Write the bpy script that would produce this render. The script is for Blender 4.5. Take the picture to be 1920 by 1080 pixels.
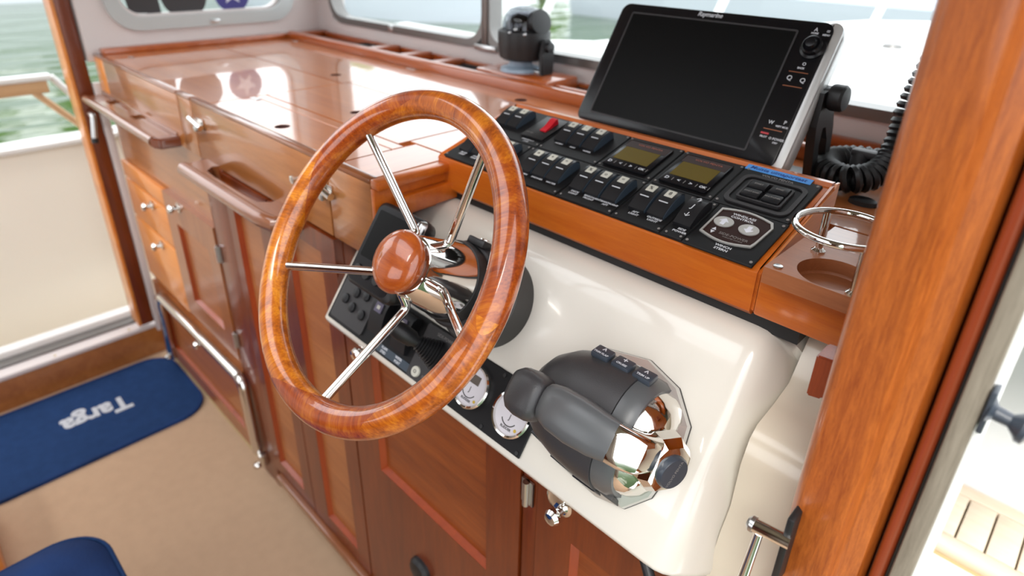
import bpy, bmesh, math, random
from mathutils import Vector, Matrix, noise
PI = math.pi
random.seed(4)
sc = bpy.context.scene
COL = sc.collection
for o in list(bpy.data.objects):
    bpy.data.objects.remove(o)

# ------------------------------------------------------------------ camera
CX = Vector((0.70716372, 0.70682455, 0.01784735))
CY = Vector((-0.31248263, 0.28979034, 0.90464146))
CZ = Vector((0.6342508, -0.64530661, 0.42579961))
cam_data = bpy.data.cameras.new('camera')
cam = bpy.data.objects.new('camera', cam_data)
COL.objects.link(cam)
m = Matrix((CX, CY, CZ)).transposed().to_4x4()
m.translation = (0, 0, 1.318)
cam.matrix_world = m
cam_data.sensor_width = 36
cam_data.lens = 22.115
cam_data.shift_y = -98.6 / 1920
cam_data.clip_start = 0.02
cam_data.clip_end = 300
cam_data.dof.use_dof = True
cam_data.dof.focus_distance = 0.63
cam_data.dof.aperture_fstop = 4.2
sc.camera = cam
# ------------------------------------------------------------------ world: bright overcast
w = bpy.data.worlds.new('overcast'); sc.world = w; w.use_nodes = True
nt = w.node_tree; nt.nodes.clear()
wo = nt.nodes.new('ShaderNodeOutputWorld'); bg = nt.nodes.new('ShaderNodeBackground')
tc = nt.nodes.new('ShaderNodeTexCoord'); sx = nt.nodes.new('ShaderNodeSeparateXYZ')
rp = nt.nodes.new('ShaderNodeValToRGB')
rp.color_ramp.elements[0].position = 0.0; rp.color_ramp.elements[0].color = (0.80, 0.83, 0.86, 1)
rp.color_ramp.elements[1].position = 0.5; rp.color_ramp.elements[1].color = (0.95, 0.97, 1.0, 1)
nt.links.new(tc.outputs['Generated'], sx.inputs[0]); nt.links.new(sx.outputs['Z'], rp.inputs[0])
nt.links.new(rp.outputs[0], bg.inputs[0]); bg.inputs[1].default_value = 2.4
nt.links.new(bg.outputs[0], wo.inputs[0])
sun_d = bpy.data.lights.new('hazy_sun', 'SUN'); sun_d.energy = 1.6; sun_d.angle = math.radians(25); sun_d.color = (1.0, 0.95, 0.88)
sun = bpy.data.objects.new('hazy_sun', sun_d); COL.objects.link(sun)
sun.rotation_euler = Vector((-0.25, 0.62, -0.75)).to_track_quat('-Z', 'Y').to_euler()
sc.view_settings.view_transform = 'Standard'; sc.view_settings.look = 'None'
sc.view_settings.gamma = 1.0; sc.view_settings.exposure = 0.42
sc.view_settings.use_curve_mapping = False

# ------------------------------------------------------------------ materials
def lin(c):
    return tuple((x / 12.92 if x <= .04045 else ((x + .055) / 1.055) ** 2.4) for x in (v / 255 for v in c))
def new_mat(name):
    mt = bpy.data.materials.new(name); mt.use_nodes = True
    return mt, mt.node_tree, mt.node_tree.nodes['Principled BSDF']
def plain(name, c, rough=.5, metal=0, coat=0, spec=.5, bump=0, bscale=200, coatr=.05, vary=0):
    mt, t, b = new_mat(name)
    b.inputs['Base Color'].default_value = (*lin(c), 1)
    b.inputs['Roughness'].default_value = rough; b.inputs['Metallic'].default_value = metal
    b.inputs['Coat Weight'].default_value = coat; b.inputs['Coat Roughness'].default_value = coatr
    b.inputs['Specular IOR Level'].default_value = spec
    if bump or vary:
        tcn = t.nodes.new('ShaderNodeTexCoord')
        n = t.nodes.new('ShaderNodeTexNoise'); n.inputs['Scale'].default_value = bscale; n.inputs['Detail'].default_value = 4
        t.links.new(tcn.outputs['Object'], n.inputs['Vector'])
        if bump:
            bp = t.nodes.new('ShaderNodeBump'); bp.inputs['Strength'].default_value = bump; bp.inputs['Distance'].default_value = .002
            t.links.new(n.outputs['Fac'], bp.inputs['Height']); t.links.new(bp.outputs[0], b.inputs['Normal'])
        if vary:
            n2 = t.nodes.new('ShaderNodeTexNoise'); n2.inputs['Scale'].default_value = bscale * .08; n2.inputs['Detail'].default_value = 6
            t.links.new(tcn.outputs['Object'], n2.inputs['Vector'])
            r = t.nodes.new('ShaderNodeValToRGB'); k = lin(c)
            r.color_ramp.elements[0].position = .3; r.color_ramp.elements[1].position = .7
            r.color_ramp.elements[0].color = (*[x * (1 - vary) for x in k], 1)
            r.color_ramp.elements[1].color = (*[min(1, x * (1 + vary)) for x in k], 1)
            t.links.new(n2.outputs['Fac'], r.inputs[0]); t.links.new(r.outputs[0], b.inputs['Base Color'])
    return mt
def wood(name, dark, light, axis='X', scale=1.0, rough=.35, coat=.8, coatr=.06, contrast=.5, ripple=0.0):
    """varnished timber: fibres run along axis (object space)"""
    mt, t, b = new_mat(name)
    tcn = t.nodes.new('ShaderNodeTexCoord'); mp = t.nodes.new('ShaderNodeMapping')
    s = {'X': (1.2, 16, 16), 'Y': (16, 1.2, 16), 'Z': (16, 16, 1.2)}[axis]
    mp.inputs['Scale'].default_value = tuple(v * scale for v in s)
    t.links.new(tcn.outputs['Object'], mp.inputs[0])
    n = t.nodes.new('ShaderNodeTexNoise'); n.inputs['Scale'].default_value = 1.3; n.inputs['Detail'].default_value = 7; n.inputs['Roughness'].default_value = .6
    n.inputs['Distortion'].default_value = 1.2
    t.links.new(mp.outputs[0], n.inputs['Vector'])
    f = t.nodes.new('ShaderNodeTexNoise'); f.inputs['Scale'].default_value = 14; f.inputs['Detail'].default_value = 5; f.inputs['Roughness'].default_value = .7
    t.links.new(mp.outputs[0], f.inputs['Vector'])
    mx = t.nodes.new('ShaderNodeMix'); mx.data_type = 'FLOAT'; mx.inputs[0].default_value = .38
    t.links.new(n.outputs['Fac'], mx.inputs[2]); t.links.new(f.outputs['Fac'], mx.inputs[3])
    r = t.nodes.new('ShaderNodeValToRGB')
    r.color_ramp.elements[0].position = .5 - .28 * (1 - contrast) - .04; r.color_ramp.elements[1].position = .5 + .28 * (1 - contrast) + .04
    r.color_ramp.elements[0].color = (*lin(dark), 1); r.color_ramp.elements[1].color = (*lin(light), 1)
    t.links.new(mx.outputs[0], r.inputs[0]); t.links.new(r.outputs[0], b.inputs['Base Color'])
    b.inputs['Roughness'].default_value = rough; b.inputs['Coat Weight'].default_value = coat
    b.inputs['Coat Roughness'].default_value = coatr
    bp = t.nodes.new('ShaderNodeBump'); bp.inputs['Strength'].default_value = .06; bp.inputs['Distance'].default_value = .001
    t.links.new(f.outputs['Fac'], bp.inputs['Height']); t.links.new(bp.outputs[0], b.inputs['Normal'])
    if ripple:
        wn = t.nodes.new('ShaderNodeTexNoise'); wn.inputs['Scale'].default_value = 9; wn.inputs['Detail'].default_value = 2
        t.links.new(tcn.outputs['Object'], wn.inputs['Vector'])
        b2 = t.nodes.new('ShaderNodeBump'); b2.inputs['Strength'].default_value = ripple; b2.inputs['Distance'].default_value = .002
        t.links.new(wn.outputs['Fac'], b2.inputs['Height']); t.links.new(b2.outputs[0], b.inputs['Coat Normal'])
    return mt
def rim_wood():
    """laminated wheel rim: blocks of differing mahogany joined end to end, fibres along each block"""
    mt, t, b = new_mat('rim_mahogany')
    N = t.nodes.new; Lk = t.links.new
    tcn = N('ShaderNodeTexCoord'); s = N('ShaderNodeSeparateXYZ'); Lk(tcn.outputs['Object'], s.inputs[0])
    at = N('ShaderNodeMath'); at.operation = 'ARCTAN2'; Lk(s.outputs['Y'], at.inputs[0]); Lk(s.outputs['X'], at.inputs[1])
    rl = N('ShaderNodeVectorMath'); rl.operation = 'LENGTH'
    cb = N('ShaderNodeCombineXYZ'); Lk(s.outputs['X'], cb.inputs[0]); Lk(s.outputs['Y'], cb.inputs[1]); Lk(cb.outputs[0], rl.inputs[0])
    # slanting scarf joints: angle shifted by depth and radius
    ad = N('ShaderNodeMath'); ad.operation = 'MULTIPLY_ADD'; Lk(s.outputs['Z'], ad.inputs[0]); ad.inputs[1].default_value = 14; Lk(at.outputs[0], ad.inputs[2])
    ad2 = N('ShaderNodeMath'); ad2.operation = 'MULTIPLY_ADD'; Lk(rl.outputs['Value'], ad2.inputs[0]); ad2.inputs[1].default_value = 11; Lk(ad.outputs[0], ad2.inputs[2])
    ml = N('ShaderNodeMath'); ml.operation = 'MULTIPLY'; Lk(ad2.outputs[0], ml.inputs[0]); ml.inputs[1].default_value = 7 / (2 * PI)
    fl = N('ShaderNodeMath'); fl.operation = 'FLOOR'; Lk(ml.outputs[0], fl.inputs[0])
    wn = N('ShaderNodeTexWhiteNoise'); wn.noise_dimensions = '1D'; Lk(fl.outputs[0], wn.inputs['W'])
    # fibre coordinates: rotate each block so grain is a chord of the ring
    an = N('ShaderNodeMath'); an.operation = 'MULTIPLY'; Lk(fl.outputs[0], an.inputs[0]); an.inputs[1].default_value = 2 * PI / 7
    vr = N('ShaderNodeVectorRotate'); vr.rotation_type = 'Z_AXIS'; Lk(tcn.outputs['Object'], vr.inputs['Vector']); 
    ng = N('ShaderNodeMath'); ng.operation = 'MULTIPLY'; Lk(an.outputs[0], ng.inputs[0]); ng.inputs[1].default_value = -1; Lk(ng.outputs[0], vr.inputs['Angle'])
    av = N('ShaderNodeVectorMath'); av.operation = 'ADD'; Lk(vr.outputs[0], av.inputs[0])
    wc = N('ShaderNodeVectorMath'); wc.operation = 'SCALE'; Lk(wn.outputs['Color'], wc.inputs[0]); wc.inputs['Scale'].default_value = 3; Lk(wc.outputs[0], av.inputs[1])
    mp = N('ShaderNodeMapping'); mp.inputs['Scale'].default_value = (55, 3, 45); mp.inputs['Rotation'].default_value = (.25, .0, .18); Lk(av.outputs[0], mp.inputs[0])
    n = N('ShaderNodeTexNoise'); n.inputs['Scale'].default_value = 1.0; n.inputs['Detail'].default_value = 6; n.inputs['Distortion'].default_value = .35; Lk(mp.outputs[0], n.inputs['Vector'])
    f = N('ShaderNodeTexNoise'); f.inputs['Scale'].default_value = 8; f.inputs['Detail'].default_value = 4; Lk(mp.outputs[0], f.inputs['Vector'])
    mx = N('ShaderNodeMix'); mx.data_type = 'FLOAT'; mx.inputs[0].default_value = .4; Lk(n.outputs['Fac'], mx.inputs[2]); Lk(f.outputs['Fac'], mx.inputs[3])
    r = N('ShaderNodeValToRGB'); r.color_ramp.elements[0].position = .36; r.color_ramp.elements[1].position = .64
    r.color_ramp.elements[0].color = (*lin((138, 58, 10)), 1); r.color_ramp.elements[1].color = (*lin((214, 126, 30)), 1)
    e = r.color_ramp.elements.new(.5); e.color = (*lin((184, 90, 18)), 1)
    Lk(mx.outputs[0], r.inputs[0])
    hs = N('ShaderNodeHueSaturation'); Lk(r.outputs[0], hs.inputs['Color'])
    mr = N('ShaderNodeMapRange'); mr.inputs[3].default_value = .74; mr.inputs[4].default_value = 1.16; Lk(wn.outputs['Value'], mr.inputs[0]); Lk(mr.outputs[0], hs.inputs['Value'])
    mh = N('ShaderNodeMapRange'); mh.inputs[3].default_value = .492; mh.inputs[4].default_value = .51; Lk(wn.outputs['Value'], mh.inputs[0]); Lk(mh.outputs[0], hs.inputs['Hue'])
    Lk(hs.outputs[0], b.inputs['Base Color'])
    b.inputs['Roughness'].default_value = .3; b.inputs['Coat Weight'].default_value = 1; b.inputs['Coat Roughness'].default_value = .02
    return mt
def glass(name, tint=(.96, .98, .98)):
    mt = bpy.data.materials.new(name); mt.use_nodes = True; t = mt.node_tree; t.nodes.clear()
    o = t.nodes.new('ShaderNodeOutputMaterial'); a = t.nodes.new('ShaderNodeBsdfTransparent'); g = t.nodes.new('ShaderNodeBsdfGlossy')
    f = t.nodes.new('ShaderNodeFresnel'); f.inputs[0].default_value = 1.45; mx = t.nodes.new('ShaderNodeMixShader')
    a.inputs[0].default_value = (*tint, 1); g.inputs['Roughness'].default_value = .02
    ge = t.nodes.new('ShaderNodeNewGeometry'); iv = t.nodes.new('ShaderNodeMath'); iv.operation = 'SUBTRACT'; iv.inputs[0].default_value = 1
    ml = t.nodes.new('ShaderNodeMath'); ml.operation = 'MULTIPLY'
    t.links.new(ge.outputs['Backfacing'], iv.inputs[1]); t.links.new(iv.outputs[0], ml.inputs[0]); t.links.new(f.outputs[0], ml.inputs[1])
    t.links.new(ml.outputs[0], mx.inputs[0]); t.links.new(a.outputs[0], mx.inputs[1]); t.links.new(g.outputs[0], mx.inputs[2]); t.links.new(mx.outputs[0], o.inputs[0])
    return mt
M = {}
M['worktop'] = wood('worktop_mahogany', (150, 80, 38), (196, 122, 66), 'X', .8, .3, 1, .03, .3, .12)
M['worktop_y'] = wood('worktop_mahogany_cross', (150, 76, 32), (194, 116, 58), 'Y', .8, .3, 1, .03, .3, .12)
M['lip'] = wood('fiddle_mahogany', (142, 62, 20), (182, 94, 38), 'X', 1, .3, .9, .08, .4)
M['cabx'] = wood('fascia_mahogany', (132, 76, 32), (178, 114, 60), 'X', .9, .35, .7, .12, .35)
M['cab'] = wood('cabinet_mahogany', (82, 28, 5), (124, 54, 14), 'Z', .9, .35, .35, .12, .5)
M['cabpan'] = wood('cabinet_panel_mahogany', (104, 42, 9), (150, 74, 24), 'X', 1.4, .4, .3, .15, .5)
M['drawer'] = wood('drawer_front_mahogany', (200, 114, 40), (232, 152, 72), 'X', .8, .4, .5, .15, .3)
M['edge'] = wood('dark_edge_mahogany', (88, 38, 14), (124, 58, 24), 'X', 1, .3, .8, .08, .4)
M['tray'] = wood('tray_mahogany', (108, 58, 28), (146, 86, 46), 'X', 1, .3, .9, .08, .4)
M['box'] = wood('switch_box_mahogany', (176, 78, 10), (208, 112, 28), 'X', 1.5, .35, .6, .15, .35)
M['boxside'] = wood('switch_box_side_mahogany', (190, 100, 30), (230, 145, 60), 'Y', 1.5, .35, .6, .15, .35)
M['cup'] = wood('cup_block_mahogany', (140, 80, 44), (172, 106, 64), 'X', 2.0, .5, .25, .3, .4)
M['post'] = wood('door_post_mahogany', (132, 58, 16), (200, 110, 42), 'Z', 16, .35, .7, .15, .5)
M['postdark'] = wood('door_groove_mahogany', (132, 50, 20), (156, 68, 34), 'Z', 1, .35, .8, .1, .3)
M['block'] = wood('hook_mahogany', (120, 46, 18), (170, 76, 34), 'Z', 3, .4, .5, .2, .4)
M['teak'] = wood('weathered_teak', (92, 82, 68), (158, 148, 132), 'Z', 2.5, .8, 0, .3, .2)
M['teakdeck'] = wood('deck_teak', (214, 196, 172), (232, 216, 196), 'X', 2, .8, 0, .3, .4)
M['rim'] = rim_wood()
M['cap'] = wood('hub_cap_mahogany', (136, 50, 12), (190, 94, 24), 'X', 3.5, .3, 1, .02, .4)
M['chrome'] = plain('polished_stainless', (226, 224, 220), .05, 1)
M['satin'] = plain('satin_silver', (205, 206, 206), .28, 1)
M['silver'] = plain('silver_paint', (205, 205, 202), .3, .55, .5)
M['headliner'] = plain('beige_headliner', (150, 138, 124), .8)
M['plum'] = plain('dull_plum_legend', (92, 86, 108), .5)
M['edgeglow'] = wood('glow_bead_mahogany', (116, 40, 9), (160, 66, 20), 'Z', 1, .35, .4, .1, .3)  # bead wood reddened in its colour to carry the lit glow of the edges
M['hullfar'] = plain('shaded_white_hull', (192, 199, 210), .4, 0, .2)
M['railwood'] = plain('pale_varnished_rail', (206, 166, 124), .5)
M['cabport'] = wood('lit_cabinet_mahogany', (124, 64, 30), (164, 102, 56), 'Z', .9, .35, .4, .15, .35)  # paler copy of the cabinet wood, with the port-side light in its colour
M['cabpan2'] = wood('lit_panel_mahogany', (134, 72, 32), (176, 110, 60), 'X', 1.4, .4, .3, .15, .4)  # panel wood lightened too, the brighter port side put into the colour
M['trim'] = plain('bright_silver_trim', (222, 224, 224), .42, .55)
M['alu'] = plain('window_aluminium', (128, 126, 124), .35, .7)
M['alulight'] = plain('light_grey_window_frame', (186, 192, 192), .35, .3)
M['gel'] = plain('cream_gelcoat', (226, 221, 211), .22, 0, .7, .5, coatr=.04)
M['gel2'] = plain('cream_liner_gelcoat', (216, 205, 186), .25, 0, .6, coatr=.06)
M['white'] = plain('white_laminate', (214, 206, 204), .4, 0, .2)
M['hull'] = plain('white_hull', (236, 236, 234), .35, 0, .3)
M['cream_out'] = plain('cream_bulwark', (244, 238, 224), .35, 0, .3)
M['black'] = plain('black_plastic', (24, 24, 26), .45)
M['blackgloss'] = plain('black_gloss', (20, 20, 24), .25, spec=.3)
M['screen'] = plain('dark_screen', (9, 9, 10), .35, spec=.12)
M['rubber'] = plain('soft_grey_rubber', (58, 57, 59), .42, 0, .12, coatr=.3, bump=.15, bscale=900)
M['rubber2'] = plain('dark_grey_rubber', (46, 44, 46), .5, bump=.2, bscale=900)
M['grip'] = plain('grey_grip', (84, 86, 88), .36, 0, .2, coatr=.25)
M['flange'] = plain('grey_flange', (62, 61, 60), .55)
M['panel'] = plain('black_panel', (18, 18, 20), .45, spec=.25)
M['rocker'] = plain('rocker_black', (26, 26, 29), .42, spec=.35)
M['rockside'] = plain('rocker_blue_black', (54, 66, 78), .4)
M['legend'] = plain('ivory_legend', (196, 194, 182), .5)
M['ink'] = plain('white_lettering', (208, 210, 216), .6)
M['inkgrey'] = plain('grey_lettering', (130, 126, 124), .6)
M['inkdark'] = plain('dark_lettering', (34, 32, 32), .6)
M['inkblue'] = plain('blue_pen_lettering', (24, 58, 140), .6)
M['brown'] = plain('brown_glass', (44, 22, 18), .35, spec=.2)
M['copper'] = plain('copper_line', (140, 84, 56), .4, .5)
M['copperink'] = plain('copper_lettering', (170, 96, 78), .5)
M['lcd'] = plain('olive_display', (96, 80, 18), .5, spec=.15)
M['red'] = plain('red_plastic', (190, 14, 34), .35)
M['tape'] = plain('blue_tape', (84, 156, 232), .6)
M['dial'] = plain('dial_face', (206, 202, 208), .45)
M['dialwin'] = plain('dial_window', (92, 84, 78), .3)
M['yellow'] = plain('yellow_mark', (190, 160, 50), .5)
M['carpet'] = plain('beige_carpet', (184, 155, 128), .95, spec=.1, bump=.5, bscale=420, vary=.03)
M['binding'] = plain('carpet_binding', (190, 172, 130), .9, spec=.1)
M['mat'] = plain('navy_mat', (34, 58, 98), .95, spec=.1, bump=.5, bscale=500, vary=.1)
M['matink'] = plain('grey_mat_lettering', (188, 192, 198), .9)
M['navy'] = plain('navy_suede', (24, 50, 96), .85, spec=.2, bump=.4, bscale=120, vary=.25)
M['dark'] = plain('dark_recess', (16, 12, 10), .8)
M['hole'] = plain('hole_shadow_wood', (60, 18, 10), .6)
M['glass'] = glass('window_glass')
M['dome'] = glass('compass_dome_glass', (.55, .56, .6))
M['fluid'] = plain('compass_card', (22, 22, 26), .15, 0, 1)
M['blueplas'] = plain('pale_blue_plastic', (150, 168, 186), .3)
M['knobblue'] = plain('dark_blue_grey_plastic', (56, 63, 73), .38, 0, .2)
M['decal'] = plain('navy_decal', (62, 58, 128), .5)
M['decaldark'] = plain('charcoal_decal', (52, 50, 52), .5)
M['decalwhite'] = plain('white_decal', (220, 222, 232), .5)
M['leaf'] = plain('tree_foliage', (92, 122, 44), .9, bump=.6, bscale=2, vary=.3)
M['bark'] = plain('tree_bark', (80, 66, 50), .9)
M['winglass'] = plain('tinted_cabin_window', (70, 78, 92), .15)
M['shore'] = plain('pale_backdrop_wall', (198, 204, 210), .7)  # pale wall for the water to mirror, out of view
# water
mt, t, b = new_mat('harbour_water')
b.inputs['Base Color'].default_value = (*lin((56, 78, 40)), 1); b.inputs['Roughness'].default_value = .06; b.inputs['IOR'].default_value = 1.34
tcn = t.nodes.new('ShaderNodeTexCoord'); mp = t.nodes.new('ShaderNodeMapping'); mp.inputs['Scale'].default_value = (1.6, .5, 1)
n1 = t.nodes.new('ShaderNodeTexNoise'); n1.inputs['Scale'].default_value = 1.1; n1.inputs['Detail'].default_value = 3
t.links.new(tcn.outputs['Object'], mp.inputs[0]); t.links.new(mp.outputs[0], n1.inputs['Vector'])
bp = t.nodes.new('ShaderNodeBump'); bp.inputs['Strength'].default_value = .55; bp.inputs['Distance'].default_value = .12
t.links.new(n1.outputs['Fac'], bp.inputs['Height']); t.links.new(bp.outputs[0], b.inputs['Normal'])
M['water'] = mt

# ------------------------------------------------------------------ mesh helpers
def finish(name, bm, mat, parent=None, smooth=35, mw=None, label=None):
    bmesh.ops.recalc_face_normals(bm, faces=bm.faces)
    me = bpy.data.meshes.new(name); bm.to_mesh(me); bm.free()
    me.materials.append(mat)
    if smooth:
        me.shade_smooth(); me.set_sharp_from_angle(angle=math.radians(smooth))
    o = bpy.data.objects.new(name, me); COL.objects.link(o)
    if parent: o.parent = parent
    if mw is not None: o.matrix_local = mw
    if label: o['label'] = label
    return o
def tag(o, label, cat, group=None):
    o['label'] = label; o['category'] = cat
    if group: o['group'] = group
    return o
def thing(name, label, cat, mw=None, loc=None, group=None):
    o = bpy.data.objects.new(name, None); COL.objects.link(o); o.empty_display_size = .02
    if mw is not None: o.matrix_world = mw
    if loc is not None: o.location = loc
    return tag(o, label, cat, group)
def structure(o, label=None):
    o['kind'] = 'structure'
    if label: o['label'] = label
    return o
def frame(o, x, y, z):
    mm = Matrix((Vector(x), Vector(y), Vector(z))).transposed().to_4x4(); mm.translation = o; return mm
def box(bm, x0, x1, y0, y1, z0, z1, bev=0, seg=2):
    r = bmesh.ops.create_cube(bm, size=1)['verts']
    bmesh.ops.scale(bm, vec=(x1 - x0, y1 - y0, z1 - z0), verts=r)
    bmesh.ops.translate(bm, vec=((x0 + x1) / 2, (y0 + y1) / 2, (z0 + z1) / 2), verts=r)
    if bev:
        es = list({e for v in r for e in v.link_edges})
        bmesh.ops.bevel(bm, geom=es, offset=bev, segments=seg, affect='EDGES', profile=.5)
    return bm
def bx(*a, **k):
    return box(bmesh.new(), *a, **k)
def prism(bm, pts, a0, a1, axis='X'):
    """extrude a 2D outline along an axis; pts are (Y,Z), (X,Z) or (X,Y)"""
    def P(p, a):
        return {'X': (a, p[0], p[1]), 'Y': (p[0], a, p[1]), 'Z': (p[0], p[1], a)}[axis]
    A = [bm.verts.new(P(p, a0)) for p in pts]; B = [bm.verts.new(P(p, a1)) for p in pts]
    n = len(pts)
    for i in range(n):
        bm.faces.new((A[i], A[(i + 1) % n], B[(i + 1) % n], B[i]))
    bm.faces.new(A[::-1]); bm.faces.new(B)
    return bm
def rrect(x0, x1, y0, y1, r, n=6):
    out = []
    for cx, cy, a in ((x1 - r, y1 - r, 0), (x0 + r, y1 - r, PI / 2), (x0 + r, y0 + r, PI), (x1 - r, y0 + r, 1.5 * PI)):
        for i in range(n + 1):
            t = a + PI / 2 * i / n; out.append((cx + r * math.cos(t), cy + r * math.sin(t)))
    return out
def ring(bm, outer, inner, a0, a1, axis='Z'):
    def P(p, a):
        return {'X': (a, p[0], p[1]), 'Y': (p[0], a, p[1]), 'Z': (p[0], p[1], a)}[axis]
    L = [[bm.verts.new(P(p, a)) for p in pts] for pts in (outer, inner) for a in (a0, a1)]
    n = len(outer)
    for i in range(n):
        j = (i + 1) % n
        for A, B in ((L[0], L[1]), (L[1], L[3]), (L[3], L[2]), (L[2], L[0])):
            bm.faces.new((A[i], A[j], B[j], B[i]))
    return bm
def rect_hit(cx, cy, t, x0, x1, y0, y1):
    c, s = math.cos(t), math.sin(t); k = 1e9
    if abs(c) > 1e-9: k = min(k, ((x1 if c > 0 else x0) - cx) / c)
    if abs(s) > 1e-9: k = min(k, ((y1 if s > 0 else y0) - cy) / s)
    return (cx + c * k, cy + s * k)
def plate_hole(bm, x0, x1, y0, y1, cx, cy, hole, z0, z1, axis='Z'):
    """rectangular plate with a through hole; hole(t) gives the radius at angle t"""
    ang = sorted(set([2 * PI * i / 40 for i in range(40)] + [math.atan2(y - cy, x - cx) % (2 * PI) for x in (x0, x1) for y in (y0, y1)]))
    return ring(bm, [rect_hit(cx, cy, t, x0, x1, y0, y1) for t in ang], [(cx + hole(t) * math.cos(t), cy + hole(t) * math.sin(t)) for t in ang], z0, z1, axis)
def sq_hole(hx, hy):
    return lambda t: min(hx / max(abs(math.cos(t)), 1e-6), hy / max(abs(math.sin(t)), 1e-6))
def lathe(bm, prof, mat=Matrix(), n=40, cap=True):
    """prof: (radius, height) turned about local Z"""
    rings = []
    for r, z in prof:
        if r < 1e-6: rings.append([bm.verts.new(mat @ Vector((0, 0, z)))])
        else: rings.append([bm.verts.new(mat @ Vector((r * math.cos(2 * PI * i / n), r * math.sin(2 * PI * i / n), z))) for i in range(n)])
    for A, B in zip(rings, rings[1:]):
        for i in range(n):
            j = (i + 1) % n
            if len(A) == 1 and len(B) == 1: continue
            if len(A) == 1: bm.faces.new((A[0], B[i], B[j]))
            elif len(B) == 1: bm.faces.new((A[i], A[j], B[0]))
            else: bm.faces.new((A[i], A[j], B[j], B[i]))
    for R, f in ((rings[0], 1), (rings[-1], 0)):
        if len(R) > 1 and cap: bm.faces.new(R[::-1] if f else R)
    return bm
def path_frames(pts, closed=False):
    pts = [Vector(p) for p in pts]; n = len(pts); out = []; up = None
    for i, p in enumerate(pts):
        a = pts[(i - 1) % n] if (i or closed) else p; c = pts[(i + 1) % n] if (i < n - 1 or closed) else p
        t = (c - a).normalized()
        if up is None:
            up = t.orthogonal().normalized()
        up = (up - t * up.dot(t)).normalized(); out.append((p, t, up, t.cross(up)))
    return out
def tube(bm, pts, r, n=14, closed=False, caps=True):
    fr = path_frames(pts, closed); rings = []
    for k, (p, t, u, v) in enumerate(fr):
        rr = r[k] if isinstance(r, (list, tuple)) else r
        rings.append([bm.verts.new(p + rr * (math.cos(2 * PI * i / n) * u + math.sin(2 * PI * i / n) * v)) for i in range(n)])
    m_ = len(rings)
    for k in range(m_ if closed else m_ - 1):
        A, B = rings[k], rings[(k + 1) % m_]
        for i in range(n):
            j = (i + 1) % n; bm.faces.new((A[i], A[j], B[j], B[i]))
    if caps and not closed:
        bm.faces.new(rings[0][::-1]); bm.faces.new(rings[-1])
    return bm
def fillet(pts, r, n=6):
    pts = [Vector(p) for p in pts]; out = [pts[0]]
    for a, b_, c in zip(pts, pts[1:], pts[2:]):
        d1 = (a - b_).normalized(); d2 = (c - b_).normalized(); k = min(r, (a - b_).length * .49, (c - b_).length * .49)
        p1, p2 = b_ + d1 * k, b_ + d2 * k
        for i in range(n + 1):
            t = i / n; out.append((1 - t) ** 2 * p1 + 2 * t * (1 - t) * b_ + t * t * p2)
    out.append(pts[-1]); return out
def zto(d, loc=(0, 0, 0)):
    mm = Vector(d).to_track_quat('Z', 'Y').to_matrix().to_4x4(); mm.translation = loc; return mm
def loft(bm, sections):
    rings = [[bm.verts.new(p) for p in s] for s in sections]; n = len(sections[0])
    for A, B in zip(rings, rings[1:]):
        for i in range(n):
            j = (i + 1) % n; bm.faces.new((A[i], A[j], B[j], B[i]))
    bm.faces.new(rings[0][::-1]); bm.faces.new(rings[-1]); return bm
def text(s, size, mat, parent, mw, name='lettering', sx=1, bold=0, align='CENTER', shear=0):
    cu = bpy.data.curves.new('t', 'FONT'); cu.body = s; cu.size = size; cu.align_x = align; cu.align_y = 'CENTER'
    cu.extrude = size * .012; cu.resolution_u = 3; cu.offset = bold; cu.shear = shear
    tmp = bpy.data.objects.new('t', cu); COL.objects.link(tmp)
    dg = bpy.context.evaluated_depsgraph_get(); dg.update()
    me = bpy.data.meshes.new_from_object(tmp.evaluated_get(dg)); bpy.data.objects.remove(tmp)
    me.transform(Matrix.Diagonal((sx, 1, 1, 1)))
    me.materials.clear(); me.materials.append(mat)
    o = bpy.data.objects.new(name, me); COL.objects.link(o); o.parent = parent; o.matrix_local = mw
    return o
T = Matrix.Translation

# ================================================================== STRUCTURE
XP, XS, YF, YW = -2.08, -.09, .46, 1.15      # port wall, starboard wall, cabinet face, windscreen
ZT = 1.011                                   # worktop height
structure(finish('floor', bx(-2.13, .05, -1.6, .47, -.04, 0), M['carpet'], smooth=0), 'short beige carpet covering the wheelhouse sole')
structure(finish('trim_1', bx(-2.07, -.15, .452, .462, 0, .006), M['binding'], smooth=0), 'pale carpet binding along the cabinets')
structure(finish('trim_2', bx(-2.12, .05, .50, 1.3, -.04, .0), M['dark'], smooth=0))

# port wall, with rounded window
bm = bmesh.new()
wo_, wi_ = rrect(.435, 1.17, .99, 1.95, .0001), rrect(.52, 1.04, 1.08, 1.60, .07)
ring(bm, wo_, wi_, XP, XP - .05, 'X')
structure(finish('wall_port', bm, M['white']), 'white cabin side wall around the port window')
wn1 = structure(finish('window_1', ring(bmesh.new(), rrect(.503, 1.057, 1.063, 1.617, .08), rrect(.538, 1.022, 1.098, 1.582, .06), XP - .03, XP + .012, 'X'), M['alulight']), 'rounded light grey framed port window')
finish('seal', ring(bmesh.new(), rrect(.536, 1.024, 1.096, 1.584, .06), rrect(.546, 1.014, 1.106, 1.574, .055), XP - .028, XP - .005, 'X'), M['white'], wn1)
finish('pane', prism(bmesh.new(), rrect(.54, 1.02, 1.10, 1.58, .06), XP - .022, XP - .018, 'X'), M['glass'], wn1)
finish('vent_latch', bx(XP + .010, XP + .016, .775, .805, 1.07, 1.082, bev=.002), M['satin'], wn1)
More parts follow.
